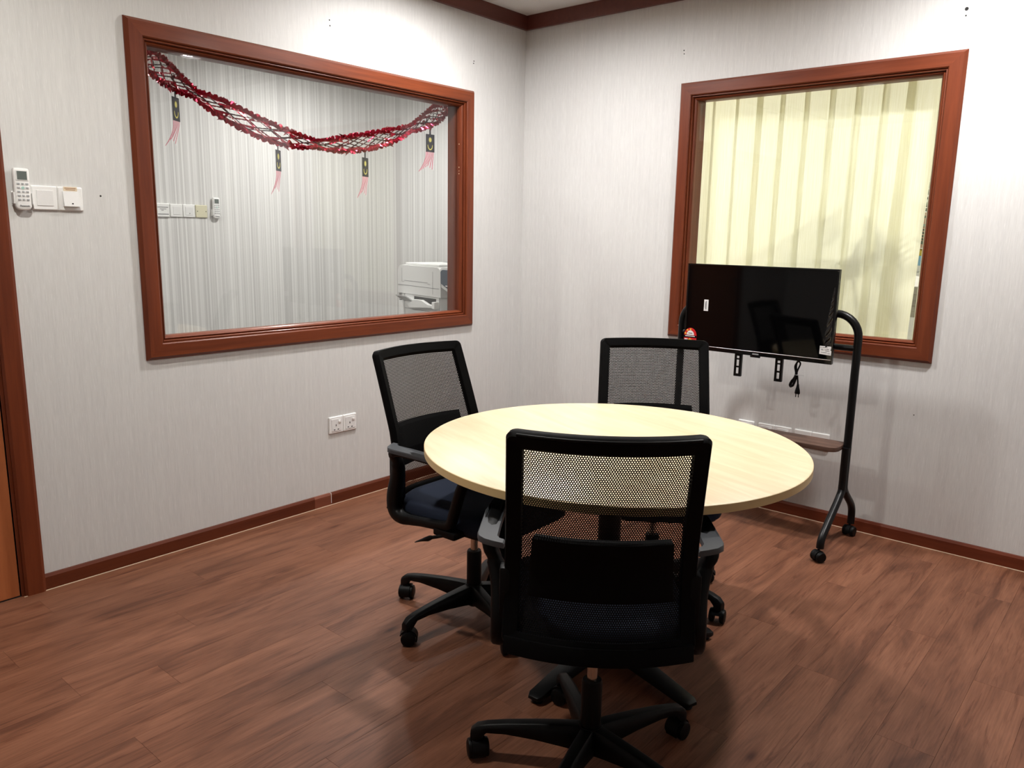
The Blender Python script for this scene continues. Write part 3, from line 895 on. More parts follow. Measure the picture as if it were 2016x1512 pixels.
# ------------------------------------------------------------------ television stand
def make_stand():
    XP, YR, YL = -0.25, -2.121, -1.268
    ym = (YR + YL) / 2
    root = empty('television_stand', (XP, ym, 0))
    tag(root, 'black tubular wheeled stand with a brown wood shelf, holding the television', 'stand')
    off = Matrix.Translation((-XP, -ym, 0))
    R = 0.0175
    ztop, rc = 1.052, 0.10
    pts = [(XP, YL, 0.255), (XP, YL, 0.5), (XP, YL, ztop - rc)]
    for k in range(1, 9): a = PI / 2 * k / 8; pts.append((XP, YL - rc + rc * math.cos(a), ztop - rc + rc * math.sin(a)))
    for k in range(0, 9): a = PI / 2 * k / 8; pts.append((XP, YR + rc - rc * math.sin(a), ztop - rc + rc * math.cos(a)))
    pts += [(XP, YR, 0.5), (XP, YR, 0.255)]
    MB().tube(pts, R, 16).xf(off).build('upright_frame', M['black_steel'], root)
    MB().tube([(XP, YL, 0.905), (XP, YR, 0.905)], 0.014, 12).xf(off).build('cross_bar', M['black_steel'], root)
    MB().tube([(XP, YL, 0.46), (XP, YR, 0.46)], 0.012, 12).xf(off).build('cross_bar', M['black_steel'], root)
    for y, sg in ((YR, -1), (YL, 1)):
        front = smoothpath([(XP - 0.018, y, 0.462), (XP - 0.018, y, 0.36), (XP - 0.018, y, 0.285), (XP - 0.035, y, 0.245), (XP - 0.165, y, 0.150), (XP - 0.215, y, 0.112), (XP - 0.238, y, 0.085), (XP - 0.242, y, 0.056)], 5)
        rear = smoothpath([(XP + 0.006, y, 0.462), (XP + 0.006, y, 0.36), (XP + 0.008, y, 0.285), (XP + 0.03, y, 0.245), (XP + 0.125, y, 0.172), (XP + 0.158, y, 0.135), (XP + 0.168, y, 0.10), (XP + 0.168, y, 0.056)], 5)
        for pth, cx, yaw in ((front, XP - 0.245, 2.6), (rear, XP + 0.168, 3.0)):
            leg = MB().tube(pth, 0.0165, 14).xf(off).build('leg', M['black_steel'], root)
            cs = MB().lathe([(0.005, 0.040), (0.005, 0.060), (0.001, 0.060)], 8)
            hood = [(0.0265 * math.cos(math.radians(-20 + 170 * j / 10)), 0.0265 * math.sin(math.radians(-20 + 170 * j / 10)) + 0.0245) for j in range(11)]
            cs.prism(hood + [(x * 0.84, (z - 0.0245) * 0.84 + 0.0245) for x, z in hood][::-1], -0.010, 0.010, 'xz')
            mt = off @ Matrix.Translation((cx - 0.012, y, 0)) @ Matrix.Rotation(yaw, 4, 'Z')
            for s2 in (-1, 1):
                cs.lathe([(0.001, -0.009), (0.019, -0.009), (0.024, -0.005), (0.0245, 0.002), (0.021, 0.009), (0.001, 0.009)], 18, (0, s2 * 0.0175, 0.0245), 'y')
            cs.xf(mt).build('caster', M['black_plastic'], leg)
    # shelf, rounded front corners
    x0, x1, ya, yb, r = -0.362, -0.208, YR + 0.014, YL - 0.014, 0.045
    poly = [(x1, ya), (x1, yb)]
    for k in range(7): a = PI / 2 + PI / 2 * k / 6; poly.append((x0 + r + r * math.cos(a), yb - r + r * math.sin(a)))
    for k in range(7): a = PI + PI / 2 * k / 6; poly.append((x0 + r + r * math.cos(a), ya + r + r * math.sin(a)))
    MB().prism(poly, 0.452, 0.472, 'xy').xf(off).build('shelf', M['walnut'], root, bevel=0.0015, smooth=30)
    # slotted mounting rails that hang below the screen
    for yy in (-1.598, -1.797):
        mb = MB()
        w, z0, z1 = 0.034, 0.722, 1.18
        slots = [(0.735, 0.764), (0.772, 0.802), (0.809, 0.820), (0.835, 0.90), (0.91, 1.0)]
        zs = [z0]
        xr = XP - 0.045
        prev = z0
        for a, b in slots:
            mb.box(xr - 0.002, xr + 0.002, yy - w / 2, yy + w / 2, prev, a)
            for s2 in (-1, 1): mb.box(xr - 0.002, xr + 0.002, min(yy + s2 * 0.0065, yy + s2 * w / 2), max(yy + s2 * 0.0065, yy + s2 * w / 2), a, b)
            prev = b
        mb.box(xr - 0.002, xr + 0.002, yy - w / 2, yy + w / 2, prev, z1)
        for s2 in (-1, 1):
            ye = yy + s2 * w / 2
            mb.box(xr, xr + 0.014, min(ye, ye - s2 * 0.002), max(ye, ye - s2 * 0.002), z0, z1)
        mb.box(xr, XP - 0.014, yy - 0.012, yy + 0.012, 0.893, 0.917)
        mb.xf(off).build('mounting_rail', M['black_steel'], root, smooth=0)
    return root
make_stand()

def make_tv():
    XF = -0.330
    y0, y1, z0, z1 = -2.043, -1.326, 0.834, 1.247
    ym = (y0 + y1) / 2
    root = empty('television', (XF, ym, z0))
    tag(root, 'flat black television with a red energy sticker, hung on the wheeled stand', 'television')
    off = Matrix.Translation((-XF, -ym, -z0))
    MB().box(XF + 0.004, XF + 0.024, y0, y1, z0, z1).xf(off).build('casing', M['bezel'], root, bevel=0.003)
    MB().box(XF + 0.022, XF + 0.0315, y0 + 0.09, y1 - 0.09, z0 + 0.05, z1 - 0.06).xf(off).build('rear_cover', M['black_plastic'], root, bevel=0.006)
    MB().box(XF + 0.001, XF + 0.005, y0 + 0.008, y1 - 0.008, z0 + 0.020, z1 - 0.008).xf(off).build('screen', M['screen'], root, smooth=0)
    bz = MB()
    bz.box(XF - 0.002, XF + 0.005, y0, y1, z1 - 0.008, z1).box(XF - 0.002, XF + 0.005, y0, y0 + 0.008, z0, z1 - 0.008)
    bz.box(XF - 0.002, XF + 0.005, y1 - 0.008, y1, z0, z1 - 0.008).box(XF - 0.002, XF + 0.005, y0 + 0.008, y1 - 0.008, z0, z0 + 0.018)
    bz.xf(off).build('bezel', M['bezel'], root, bevel=0.001, smooth=0)
    MB().tube([(XF - 0.001, y0 + 0.004, z0 + 0.0195), (XF - 0.001, y1 - 0.004, z0 + 0.0195)], 0.0016, 6).xf(off).build('trim_strip', M['silver'], root)
    MB().box(XF - 0.0035, XF + 0.006, -1.720, -1.672, z0 - 0.008, z0 + 0.004).xf(off).build('sensor_bump', M['bezel'], root, bevel=0.003)
    MB().box(XF - 0.0026, XF - 0.0018, -1.712, -1.682, z0 + 0.006, z0 + 0.011).xf(off).build('nameplate', M['button_grey'], root, smooth=0)
    # white label high on the screen
    lb = tag(MB().box(XF - 0.0004, XF + 0.001, -1.4435, -1.4215, 1.024, 1.078).xf(off).build('screen_label', M['white_paper'], root, smooth=0), 'small white upright label on the screen')
    MB().box(XF - 0.0008, XF - 0.0003, -1.4350, -1.4300, 1.031, 1.071).xf(off).build('print_line', M['grey_print'], lb, smooth=0)
    MB().box(XF - 0.0008, XF - 0.0003, -1.4285, -1.4270, 1.037, 1.066).xf(off).build('print_line', M['grey_print'], lb, smooth=0)
    # energy rating sticker, arch shaped
    cy_, w = -1.3600, 0.066
    zc = 0.900
    arch = [(cy_ - w / 2, 0.836), (cy_ + w / 2, 0.836)] + [(cy_ + w / 2 * math.cos(PI * k / 16), zc + w / 2 * 1.08 * math.sin(PI * k / 16)) for k in range(17)]
    st = tag(MB().prism(arch, XF - 0.003, XF - 0.002, 'yz').xf(off).build('energy_sticker', M['sticker_red'], root, smooth=0), 'red arched rating sticker with yellow stars')
    half = [(cy_ + 0.020 * math.cos(PI * k / 14), zc + 0.001 + 0.022 * math.sin(PI * k / 14)) for k in range(15)]
    MB().prism(half, XF - 0.0036, XF - 0.0029, 'yz').xf(off).build('white_dial', M['white_paper'], st, smooth=0)
    MB().box(XF - 0.0042, XF - 0.0035, cy_ - 0.010, cy_ + 0.010, zc + 0.008, zc + 0.012).xf(off).build('print_line', M['grey_print'], st, smooth=0)
    MB().box(XF - 0.0036, XF - 0.0029, cy_ - w / 2, cy_ + w / 2, zc - 0.012, zc - 0.001).xf(off).build('black_band', M['black_matte'], st, smooth=0)
    MB().box(XF - 0.0042, XF - 0.0035, cy_ - 0.025, cy_ + 0.027, zc - 0.0065, zc - 0.0030).xf(off).build('print_line', M['white_paper'], st, smooth=0)
    MB().box(XF - 0.0036, XF - 0.0029, cy_ + 0.014, cy_ + 0.030, zc - 0.030, zc - 0.018).xf(off).build('print_line', M['flag_white'], st, smooth=0)
    def star(cy, cz, r):
        return [(cy + (r if k % 2 == 0 else r * 0.45) * math.sin(PI * k / 5), cz + (r if k % 2 == 0 else r * 0.45) * math.cos(PI * k / 5)) for k in range(10)]
    for sy, sz, r in ((cy_ + 0.0265, zc + 0.008, 0.0062), (cy_ + 0.016, zc + 0.0235, 0.0062), (cy_ + 0.000, zc + 0.0285, 0.0062), (cy_ + 0.001, zc - 0.024, 0.0115)):
        MB().prism(star(sy, sz, r), XF - 0.0036, XF - 0.0029, 'yz').xf(off).build('star', M['star_yellow'], st, smooth=0)
    # corner label with small print
    cl = tag(MB().prism([(-1.988, 0.877), (-1.988, 0.913), (-2.0365, 0.913), (-2.0365, 0.902), (-2.0335, 0.898), (-2.0385, 0.893), (-2.0385, 0.874)], XF - 0.003, XF - 0.002, 'yz').xf(off).build('corner_label', M['white_paper'], root, smooth=0), 'white printed label at the lower corner of the screen')
    for a, b, z, h in ((-1.991, -1.996, 0.906, 0.003), (-1.999, -2.022, 0.9065, 0.002), (-1.994, -2.004, 0.895, 0.006), (-2.008, -2.030, 0.898, 0.002), (-2.012, -2.030, 0.892, 0.002), (-1.994, -2.020, 0.885, 0.002), (-2.024, -2.034, 0.881, 0.003)):
        MB().box(XF - 0.0036, XF - 0.0029, min(a, b), max(a, b), z, z + h).xf(off).build('print_line', M['button_grey'], cl, smooth=0)
    # protective film wrinkling along the edge
    def film(u, v):
        z = 0.90 + 0.27 * v
        yb_ = -2.032 + (0.020 + 0.012 * math.sin(3.1 * v + 0.6)) * u * (1 - 0.55 * v)
        amp = 0.0016 * math.sin(u * PI)
        return (XF - 0.0012 - amp * (1 + math.sin(52 * v + 7 * u + 2 * math.sin(9 * v))), yb_, z)
    MB().grid(film, 10, 70).xf(off).build('protective_film', M['film'], root)
    # power cord tied in a bundle under the casing
    xc = XF + 0.016
    cord = [(xc, -1.893, z0 + 0.010), (xc, -1.892, z0 - 0.004), (xc, -1.886, z0 - 0.012), (xc - 0.002, -1.880, z0 - 0.030), (xc - 0.002, -1.886, z0 - 0.058), (xc, -1.880, z0 - 0.080), (xc, -1.868, z0 - 0.098), (xc, -1.862, z0 - 0.116), (xc, -1.868, z0 - 0.124), (xc - 0.002, -1.878, z0 - 0.112), (xc - 0.003, -1.886, z0 - 0.080), (xc - 0.003, -1.894, z0 - 0.045), (xc - 0.001, -1.903, z0 - 0.016), (xc, -1.898, z0 - 0.006), (xc + 0.003, -1.888, z0 - 0.006), (xc + 0.003, -1.884, z0 - 0.030), (xc + 0.003, -1.890, z0 - 0.060), (xc + 0.003, -1.886, z0 - 0.092), (xc + 0.003, -1.876, z0 - 0.120), (xc + 0.002, -1.868, z0 - 0.112), (xc + 0.002, -1.880, z0 - 0.086), (xc, -1.892, z0 - 0.066), (xc, -1.897, z0 - 0.090), (xc, -1.900, z0 - 0.114)]
    cb = MB().tube(smoothpath(cord, 5), 0.0038, 8).xf(off).build('power_cord', M['black_plastic'], root)
    MB().tube(smoothpath([(xc - 0.008, -1.885, z0 - 0.066), (xc, -1.898, z0 - 0.065), (xc + 0.006, -1.890, z0 - 0.067), (xc, -1.881, z0 - 0.067), (xc - 0.007, -1.895, z0 - 0.066), (xc - 0.006, -1.915, z0 - 0.064), (xc - 0.004, -1.925, z0 - 0.067)], 4), 0.001, 6).xf(off).build('cord_tie', M['button_grey'], cb)
    pl = MB()
    pl.loft([[(xc + 0.006 * math.cos(2 * PI * j / 12) * a, -1.900 + b * math.sin(2 * PI * j / 12), z) for j in range(12)] for a, b, z in ((0.7, 0.005, z0 - 0.108), (1.0, 0.007, z0 - 0.122), (1.2, 0.011, z0 - 0.136), (1.2, 0.0125, z0 - 0.148), (0.9, 0.011, z0 - 0.153))])
    for s2 in (-1, 1): pl.tube([(xc, -1.900 + s2 * 0.006, z0 - 0.150), (xc, -1.900 + s2 * 0.006, z0 - 0.168)], 0.002, 8)
    pl.xf(off).build('plug', M['black_plastic'], cb)
    return root
make_tv()

# ------------------------------------------------------------------ sockets, switches, remotes.  Built facing -Y at origin, x across, z up
def wall_xf(plane, u, z, d=0.0):
    """root transform for fittings: plane A faces -y, plane B faces -x, plane F is the corridor wall"""
    if plane == 'A': return (u, -d, z), (0, 0, 0)
    if plane == 'F': return (u, 2.1 - d, z), (0, 0, 0)
    return (-d, u, z), (0, 0, -PI / 2)
def plate(mb, x0, x1, z0, z1, t=0.009):
    cx, cz, w, h = (x0 + x1) / 2, (z0 + z1) / 2, x1 - x0, z1 - z0
    rings = []
    for ins, d in ((0.0, 0.0), (0.0, t * 0.6), (0.0035, t), (0.006, t)):
        rings.append([(px, -d, pz) for px, pz in rrect(w - 2 * ins, h - 2 * ins, 0.004, 3, cx, cz)])
    return mb.loft(rings)
G = 0.086
def socket(plane, u, z, gangs, label, group=None, name='wall_socket'):
    loc, rot = wall_xf(plane, u, z)
    root = empty(name, loc, rot)
    tag(root, label, 'socket', group)
    for g in range(gangs):
        x0 = g * G
        pl = plate(MB(), x0 + 0.0003, x0 + G - 0.0003, 0, G).build('face_plate', M['white_plastic'], root, smooth=0)
        ins = MB()
        rings = [[(px, -d, pz) for px, pz in rrect(w, h, 0.003, 2, x0 + G / 2, G / 2)] for w, h, d in ((0.060, 0.064, 0.008), (0.060, 0.064, 0.0105), (0.057, 0.061, 0.0112))]
        ins.loft(rings).build('socket_insert', M['white_rocker'], pl, smooth=0)
        for hx, hz, w, h in ((0.040, 0.042, 0.0045, 0.010), (0.0295, 0.020, 0.0085, 0.0045), (0.0525, 0.020, 0.0085, 0.0045)):
            MB().box(x0 + hx - w / 2, x0 + hx + w / 2, -0.0116, -0.0108, hz - h / 2, hz + h / 2).build('pin_hole', M['black_hole'], pl, smooth=0)
        MB().box(x0 + 0.054, x0 + 0.070, -0.0150, -0.0105, 0.054, 0.066).build('rocker', M['white_plastic'], pl, bevel=0.0015, smooth=0)
    return root
def switch_plate(plane, u, z, label, name='light_switch', rocker=(0.055, 0.055), tilt=0.0, dot=False, mat='white_plastic'):
    loc, rot = wall_xf(plane, u, z)
    root = empty(name, loc, rot)
    tag(root, label, 'switch')
    plate(MB(), 0.0003, G - 0.0003, 0, G).build('face_plate', M[mat], root, smooth=0)
    if rocker:
        w, h = rocker
        mb = MB()
        zc = G / 2
        vs = [(G / 2 - w / 2, -0.008, zc - h / 2), (G / 2 + w / 2, -0.008, zc - h / 2), (G / 2 + w / 2, -0.008, zc + h / 2), (G / 2 - w / 2, -0.008, zc + h / 2)]
        vf = [(vs[0][0] + 0.001, -0.011 - tilt, vs[0][2] + 0.001), (vs[1][0] - 0.001, -0.011 - tilt, vs[1][2] + 0.001), (vs[2][0] - 0.001, -0.0112, vs[2][2] - 0.001), (vs[3][0] + 0.001, -0.0112, vs[3][2] - 0.001)]
        mb.loft([vs, vf])
        rk = mb.build('rocker', M['white_rocker'], root, smooth=0)
        if dot:
            MB().lathe([(0.0026, -0.0132 - tilt * 0.8), (0.0026, -0.0105), (0.001, -0.0105)], 10, (G / 2 + 0.002, 0, zc - h / 2 + 0.011), 'y').build('indicator', M['black_hole'], rk)
    return root

socket('A', -1.4931, 0.3662, 2, 'white double power socket on the wall below the garland window')
socket('B', -1.496, 0.3585, 1, 'single white socket peeking over the table edge, under the television')
socket('B', -1.604, 0.3580, 2, 'white double socket behind the stand shelf, between single socket and blank plate')
loc, rot = wall_xf('B', -1.791, 0.3575)
blank = empty('blank_plate', loc, rot)
tag(blank, 'white two-piece blank wall plate behind the end of the stand shelf', 'wall plate')
for g in range(2): plate(MB(), g * G + 0.0003, (g + 1) * G - 0.0003, 0, G).build('face_plate', M['white_plastic'], blank, smooth=0)

switch_plate('A', -2.7445, 1.4245, 'white switch plate with square rocker, next to the remote by the door', tilt=0.0)
s2 = switch_plate('A', -2.6580, 1.4245, 'white switch plate with raised rocker under a small cream sticker', tilt=0.010, dot=True)
stk = tag(MB().box(0.020, 0.067, -0.0098, -0.0088, 0.0715, 0.0865).build('sticker', M['cream_sticker'], s2, smooth=0), 'cream sticker with two lines of brown print')
MB().box(0.024, 0.062, -0.0102, -0.0097, 0.0805, 0.0828).build('print_line', M['brown_print'], stk, smooth=0)
MB().box(0.027, 0.060, -0.0102, -0.0097, 0.0752, 0.0770).build('print_line', M['brown_print'], stk, smooth=0)

def remote(plane, u, z, label, holder_label, lean=0.06):
    loc, rot = wall_xf(plane, u, z)
    hd = empty('remote_holder', loc, rot)
    tag(hd, holder_label, 'holder')
    mb = MB()
    mb.box(-0.031, 0.031, -0.004, 0.0, 0.050, 0.098)
    for s3 in (-1, 1): mb.box(min(s3 * 0.0275, s3 * 0.031), max(s3 * 0.0275, s3 * 0.031), -0.026, -0.003, 0.055, 0.094)
    mb.box(-0.0275, 0.0275, -0.006, -0.003, 0.055, 0.060)
    mb.build('cradle', M['white_plastic'], hd, bevel=0.001, smooth=0)
    root = empty('remote_control', loc, rot)
    tag(root, label, 'remote control')
    body = MB()
    def sec(z, w, t):
        return [(w * math.copysign(abs(math.cos(2 * PI * j / 20)) ** 0.45, math.cos(2 * PI * j / 20)), -0.016 - t * math.copysign(abs(math.sin(2 * PI * j / 20)) ** 0.6, math.sin(2 * PI * j / 20)), z) for j in range(20)]
    body.loft([sec(0.0005, 0.012, 0.006), sec(0.003, 0.019, 0.008), sec(0.007, 0.0235, 0.0095), sec(0.014, 0.0262, 0.0105), sec(0.06, 0.0268, 0.011), sec(0.11, 0.0262, 0.0105), sec(0.138, 0.0258, 0.010), sec(0.143, 0.0235, 0.0085), sec(0.1445, 0.018, 0.006)])
    body.xf(Matrix.Translation((0, 0, 0.0335 if False else 0.033))).build('body', M['white_plastic'], root, smooth=45)
    o = 0.033
    MB().box(-0.0185, 0.0185, -0.0283, -0.0262, o + 0.102, o + 0.136).build('screen_surround', M['white_rocker'], root, smooth=0)
    MB().box(-0.0155, 0.0155, -0.0288, -0.0275, o + 0.1045, o + 0.1335).build('lcd_screen', M['lcd'], root, smooth=0)
    bt = MB()
    for r in range(5):
        for c in (-1, 0, 1):
            if r == 1 and c == 0: continue
            w, h = (0.0042, 0.0026) if c else (0.0034, 0.0030)
            bt.box(c * 0.0135 - w, c * 0.0135 + w, -0.0286, -0.0262, o + 0.0905 - r * 0.0135 - h, o + 0.0905 - r * 0.0135 + h)
    bt = bt.build('keypad', M['button_grey'], root, smooth=0); bt['kind'] = 'stuff'
    MB().lathe([(0.0048, -0.0286), (0.0048, -0.0265), (0.001, -0.0265)], 14, (0, 0, o + 0.077), 'y').build('power_button', M['button_green'], root)
    textmesh('Panasonic', 0.0078, 'lettering', M['grey_print'], root, (0.002, -0.0272, o + 0.0155), (PI / 2, 0, 0), 0.0004, 0.0003)
    return root
# near remote, beside the door, and the one on the corridor wall
remote('A', -2.776, 1.3885, 'white air conditioner remote with grey display, in a holder beside the door', 'white plastic remote holder screwed to the wall beside the door')
remote('F', -0.868, 1.4100, 'white remote on the corridor wall, seen through the garland window', 'white remote holder on the corridor wall beyond the glass')
loc, rot = wall_xf('F', -1.290, 1.4455)
ntc = empty('notice_plate', loc, rot)
tag(ntc, 'white notice plate with black print on the striped corridor wall', 'sign')
plate(MB(), 0, 0.088, -0.002, 0.088, 0.012).build('face_plate', M['white_plastic'], ntc, smooth=0)
for x0, x1, z, h in ((0.006, 0.078, 0.060, 0.005), (0.020, 0.064, 0.049, 0.004), (0.030, 0.046, 0.040, 0.004), (0.006, 0.080, 0.014, 0.006)):
    MB().box(x0, x1, -0.0126, -0.0118, z, z + h).build('print_line', M['grey_print'], ntc, smooth=0)
switch_plate('F', -1.196, 1.446, 'white two-gang rocker switch right of the corridor notice plate', rocker=(0.05, 0.055))
switch_plate('F', -1.107, 1.446, 'white single rocker switch beside the beige corridor plate', rocker=(0.055, 0.055), dot=True)
bp_ = switch_plate('F', -1.016, 1.446, 'beige blank plate with two screws on the corridor wall', name='blank_plate', rocker=None, mat='beige_plastic')
bp_['category'] = 'wall plate'
for sx in (0.012, 0.074):
    MB().lathe([(0.0035, -0.0095), (0.0035, -0.0085), (0.001, -0.0085)], 10, (sx, 0, 0.043), 'y').build('screw', M['black_hole'], bp_)

# ------------------------------------------------------------------ garland of red foil and four paper flags, in the corridor just behind the pane
GY = 0.162
gp = smoothpath([(-2.262, GY, 2.072), (-2.185, GY, 2.030), (-2.09, GY, 1.968), (-1.92, GY, 1.900), (-1.648, GY, 1.815), (-1.40, GY, 1.788), (-1.143, GY, 1.818), (-0.90, GY, 1.882), (-0.68, GY, 1.972), (-0.56, GY, 2.045), (-0.53, GY, 2.075)], 14)
def gat(t):
    f = t * (len(gp) - 1); i = min(int(f), len(gp) - 2); return gp[i].lerp(gp[i + 1], f - i)
garland = empty('foil_garland', gat(0.5))
tag(garland, 'red foil garland strung across the top of the wide wall window', 'garland')
goff = Matrix.Translation(-gat(0.5))
def gwidth(t):
    # pinched three times along its length, full at each flag
    x = (t * 4.0) % 1.0
    return 0.012 + 0.028 * math.sin(PI * x) ** 0.8
foil, wires, ros = MB(), MB(), MB()
NR = 44
grings = []
for i in range(NR + 1):
    t = i / NR
    p = gat(t); d = (gat(min(1, t + 0.01)) - gat(max(0, t - 0.01))).normalized()
    nrm = Vector((0, 1, 0)); b = d.cross(nrm).normalized() * -1
    if b.z < 0: b = -b
    r = gwidth(t)
    pts = []
    for k in range(6):
        a = PI / 3 * k + PI / 2 + (PI / 6 if i % 2 else 0)
        pts.append(p + b * (math.sin(a) * r) + nrm * (math.cos(a) * min(r, 0.036)))
    grings.append((p, d, nrm, b, pts, r))
def ribbon(mb, A, B, rad, w0, w1, scallop):
    n = 6
    vs = []
    side = (B - A).normalized().cross(rad) * (0.004 * (rnd.random() - 0.5))
    for q in range(n + 1):
        u = q / n
        c = A.lerp(B, u)
        bump = scallop * (0.35 + abs(math.sin(PI * u * 2.0)) * (0.75 + 0.5 * rnd.random()))
        vs += [c - rad * w0 - side, c + rad * (w1 + bump) + side * (1 if q % 2 else -1) * 2]
    mb.add(vs, [(2 * q, 2 * q + 1, 2 * q + 3, 2 * q + 2) for q in range(n)])
for i in range(NR):
    p, d, nrm, b, pts, r = grings[i]
    p2, q = grings[i + 1][0], grings[i + 1][4]
    for k in range(6):
        A = pts[k]
        for Bq in (q[k], q[(k - 1) % 6] if i % 2 == 0 else q[(k + 1) % 6]):
            mid = (A + Bq) / 2 - (p + p2) / 2
            rad = mid.normalized()
            h = rad.dot(b)
            if abs(h) > 0.55:
                ribbon(foil, A, Bq, rad, 0.0045, 0.002, 0.011)
                # small standing tips
                if rnd.random() < 0.55:
                    c = A.lerp(Bq, 0.3 + 0.4 * rnd.random()) + rad * 0.008
                    tw = d * math.copysign(0.010, rnd.random() - 0.5)
                    foil.add([c - d * 0.007, c + d * 0.007, c + rad * 0.010 + tw + nrm * 0.012 * (rnd.random() - 0.5)], [(0, 1, 2)])
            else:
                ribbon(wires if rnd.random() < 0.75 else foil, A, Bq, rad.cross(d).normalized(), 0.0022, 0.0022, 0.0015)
for tt in (0.125, 0.375, 0.625, 0.875):
    p = gat(tt); d = (gat(tt + 0.01) - gat(tt - 0.01)).normalized(); nrm = Vector((0, 1, 0)); b = nrm.cross(d)
    for dt in (-0.055, 0.055):
        c = gat(tt + dt); r = gwidth(tt + dt) * 0.95
        for k in range(8):
            a = 2 * PI * k / 8 + 0.2
            rad = b * math.sin(a) + nrm * math.cos(a) * 0.8
            base = c + rad * r; tip = base + rad * 0.024 + d * math.copysign(0.026, dt); s3 = rad.cross(d) * 0.012
            ros.add([base - s3, base + rad * 0.009 - s3 * 1.1 + d * math.copysign(0.006, dt), tip, base + rad * 0.009 + s3 * 1.1 + d * math.copysign(0.006, dt), base + s3], [(0, 1, 2, 3, 4)])
foil.xf(goff).build('foil_links', M['red_foil'], garland, smooth=0)['kind'] = 'stuff'
wires.xf(goff).build('dark_links', M['dark_foil'], garland, smooth=0)['kind'] = 'stuff'  # thin dark strands between the red edges of the garland
ros.xf(goff).build('rosette_petals', M['red_foil'], garland, smooth=0)['kind'] = 'stuff'
# strings to the window corners
MB().tube([gp[0], (-2.285, GY - 0.02, 2.098), (-2.29, T + 0.016, 2.105)], 0.0015, 6).tube([gp[-1], (-0.515, GY - 0.02, 2.09), (-0.51, T + 0.016, 2.10)], 0.0015, 6).xf(goff).build('string', M['dark_foil'], garland)

def flag(x, ztop, turn, lean, label, spread):
    root = empty('paper_flag', (x, GY, ztop), (0, 0, turn))
    tag(root, label, 'flag', 'paper flags hanging from the garland')
    W_, H_ = 0.062, 0.096
    MB().box(-0.006, 0.006, -0.0006, 0.0006, -0.012, 0.026).build('tab', M['flag_navy'], root, smooth=0)
    ca = MB().box(-W_ / 2, W_ / 2, -0.0006, 0.0006, -0.012 - H_, -0.012).build('canton', M['flag_navy'], root, smooth=0)
    cx, cz = 0.0, -0.012 - H_ * 0.62
    # crescent opening upward with the star above it
    outer = [(cx + 0.019 * math.cos(PI + PI * k / 16), cz + 0.026 * math.sin(PI + PI * k / 16)) for k in range(17)]
    inner = [(cx + 0.015 * math.cos(2 * PI - PI * k / 16), cz + 0.004 + 0.0235 * math.sin(2 * PI - PI * k / 16)) for k in range(17)]
    MB().prism(outer + inner, -0.0012, -0.0005, 'xz').build('crescent', M['flag_yellow'], ca, smooth=0)
    star = [(cx + (0.0125 if k % 2 == 0 else 0.0075) * math.sin(PI * k / 14), cz + 0.030 + (0.0150 if k % 2 == 0 else 0.009) * math.cos(PI * k / 14)) for k in range(28)]
    MB().prism(star, -0.0012, -0.0005, 'xz').build('star', M['flag_yellow'], ca, smooth=0)
    n = 14
    for k in range(n):
        u = (k + 0.5) / n - 0.5
        xa = u * W_
        length = 0.112 - 0.030 * (1 - abs(2 * u)) - 0.012 * (u > 0)
        z0 = -0.012 - H_
        pts = []
        for q in range(7):
            s = q / 6
            px = xa + spread * u * s * s * 0.05 + lean * s * s * 0.055
            pts.append((px, 0.010 * math.sin(2.2 * s + 1.5 * u) * s, z0 - length * s))
        hw = W_ / n / 2
        mb = MB()
        vs = [];
        for (px, py, pz) in pts: vs += [(px - hw, py, pz), (px + hw, py, pz)]
        mb.add(vs, [(2 * q, 2 * q + 1, 2 * q + 3, 2 * q + 2) for q in range(6)])
        mb.build('streamer', M['flag_red' if k % 2 == 0 else 'flag_white'], root, smooth=0)
    return root
flag(-2.105, 1.922, math.radians(37), -0.9, 'paper flag on the garland nearest the door, turned almost edge-on', 0.5)
flag(-1.618, 1.752, math.radians(35), -0.6, 'paper flag second along the garland from the door, thin and edge-on', 0.5)
flag(-1.098, 1.760, math.radians(21), -0.5, 'paper flag hanging from the lowest sag of the garland, half turned', 0.5)
flag(-0.632, 1.925, math.radians(-4), -0.45, 'paper flag facing out above the photocopier, its crescent and stripes clear', 0.9)

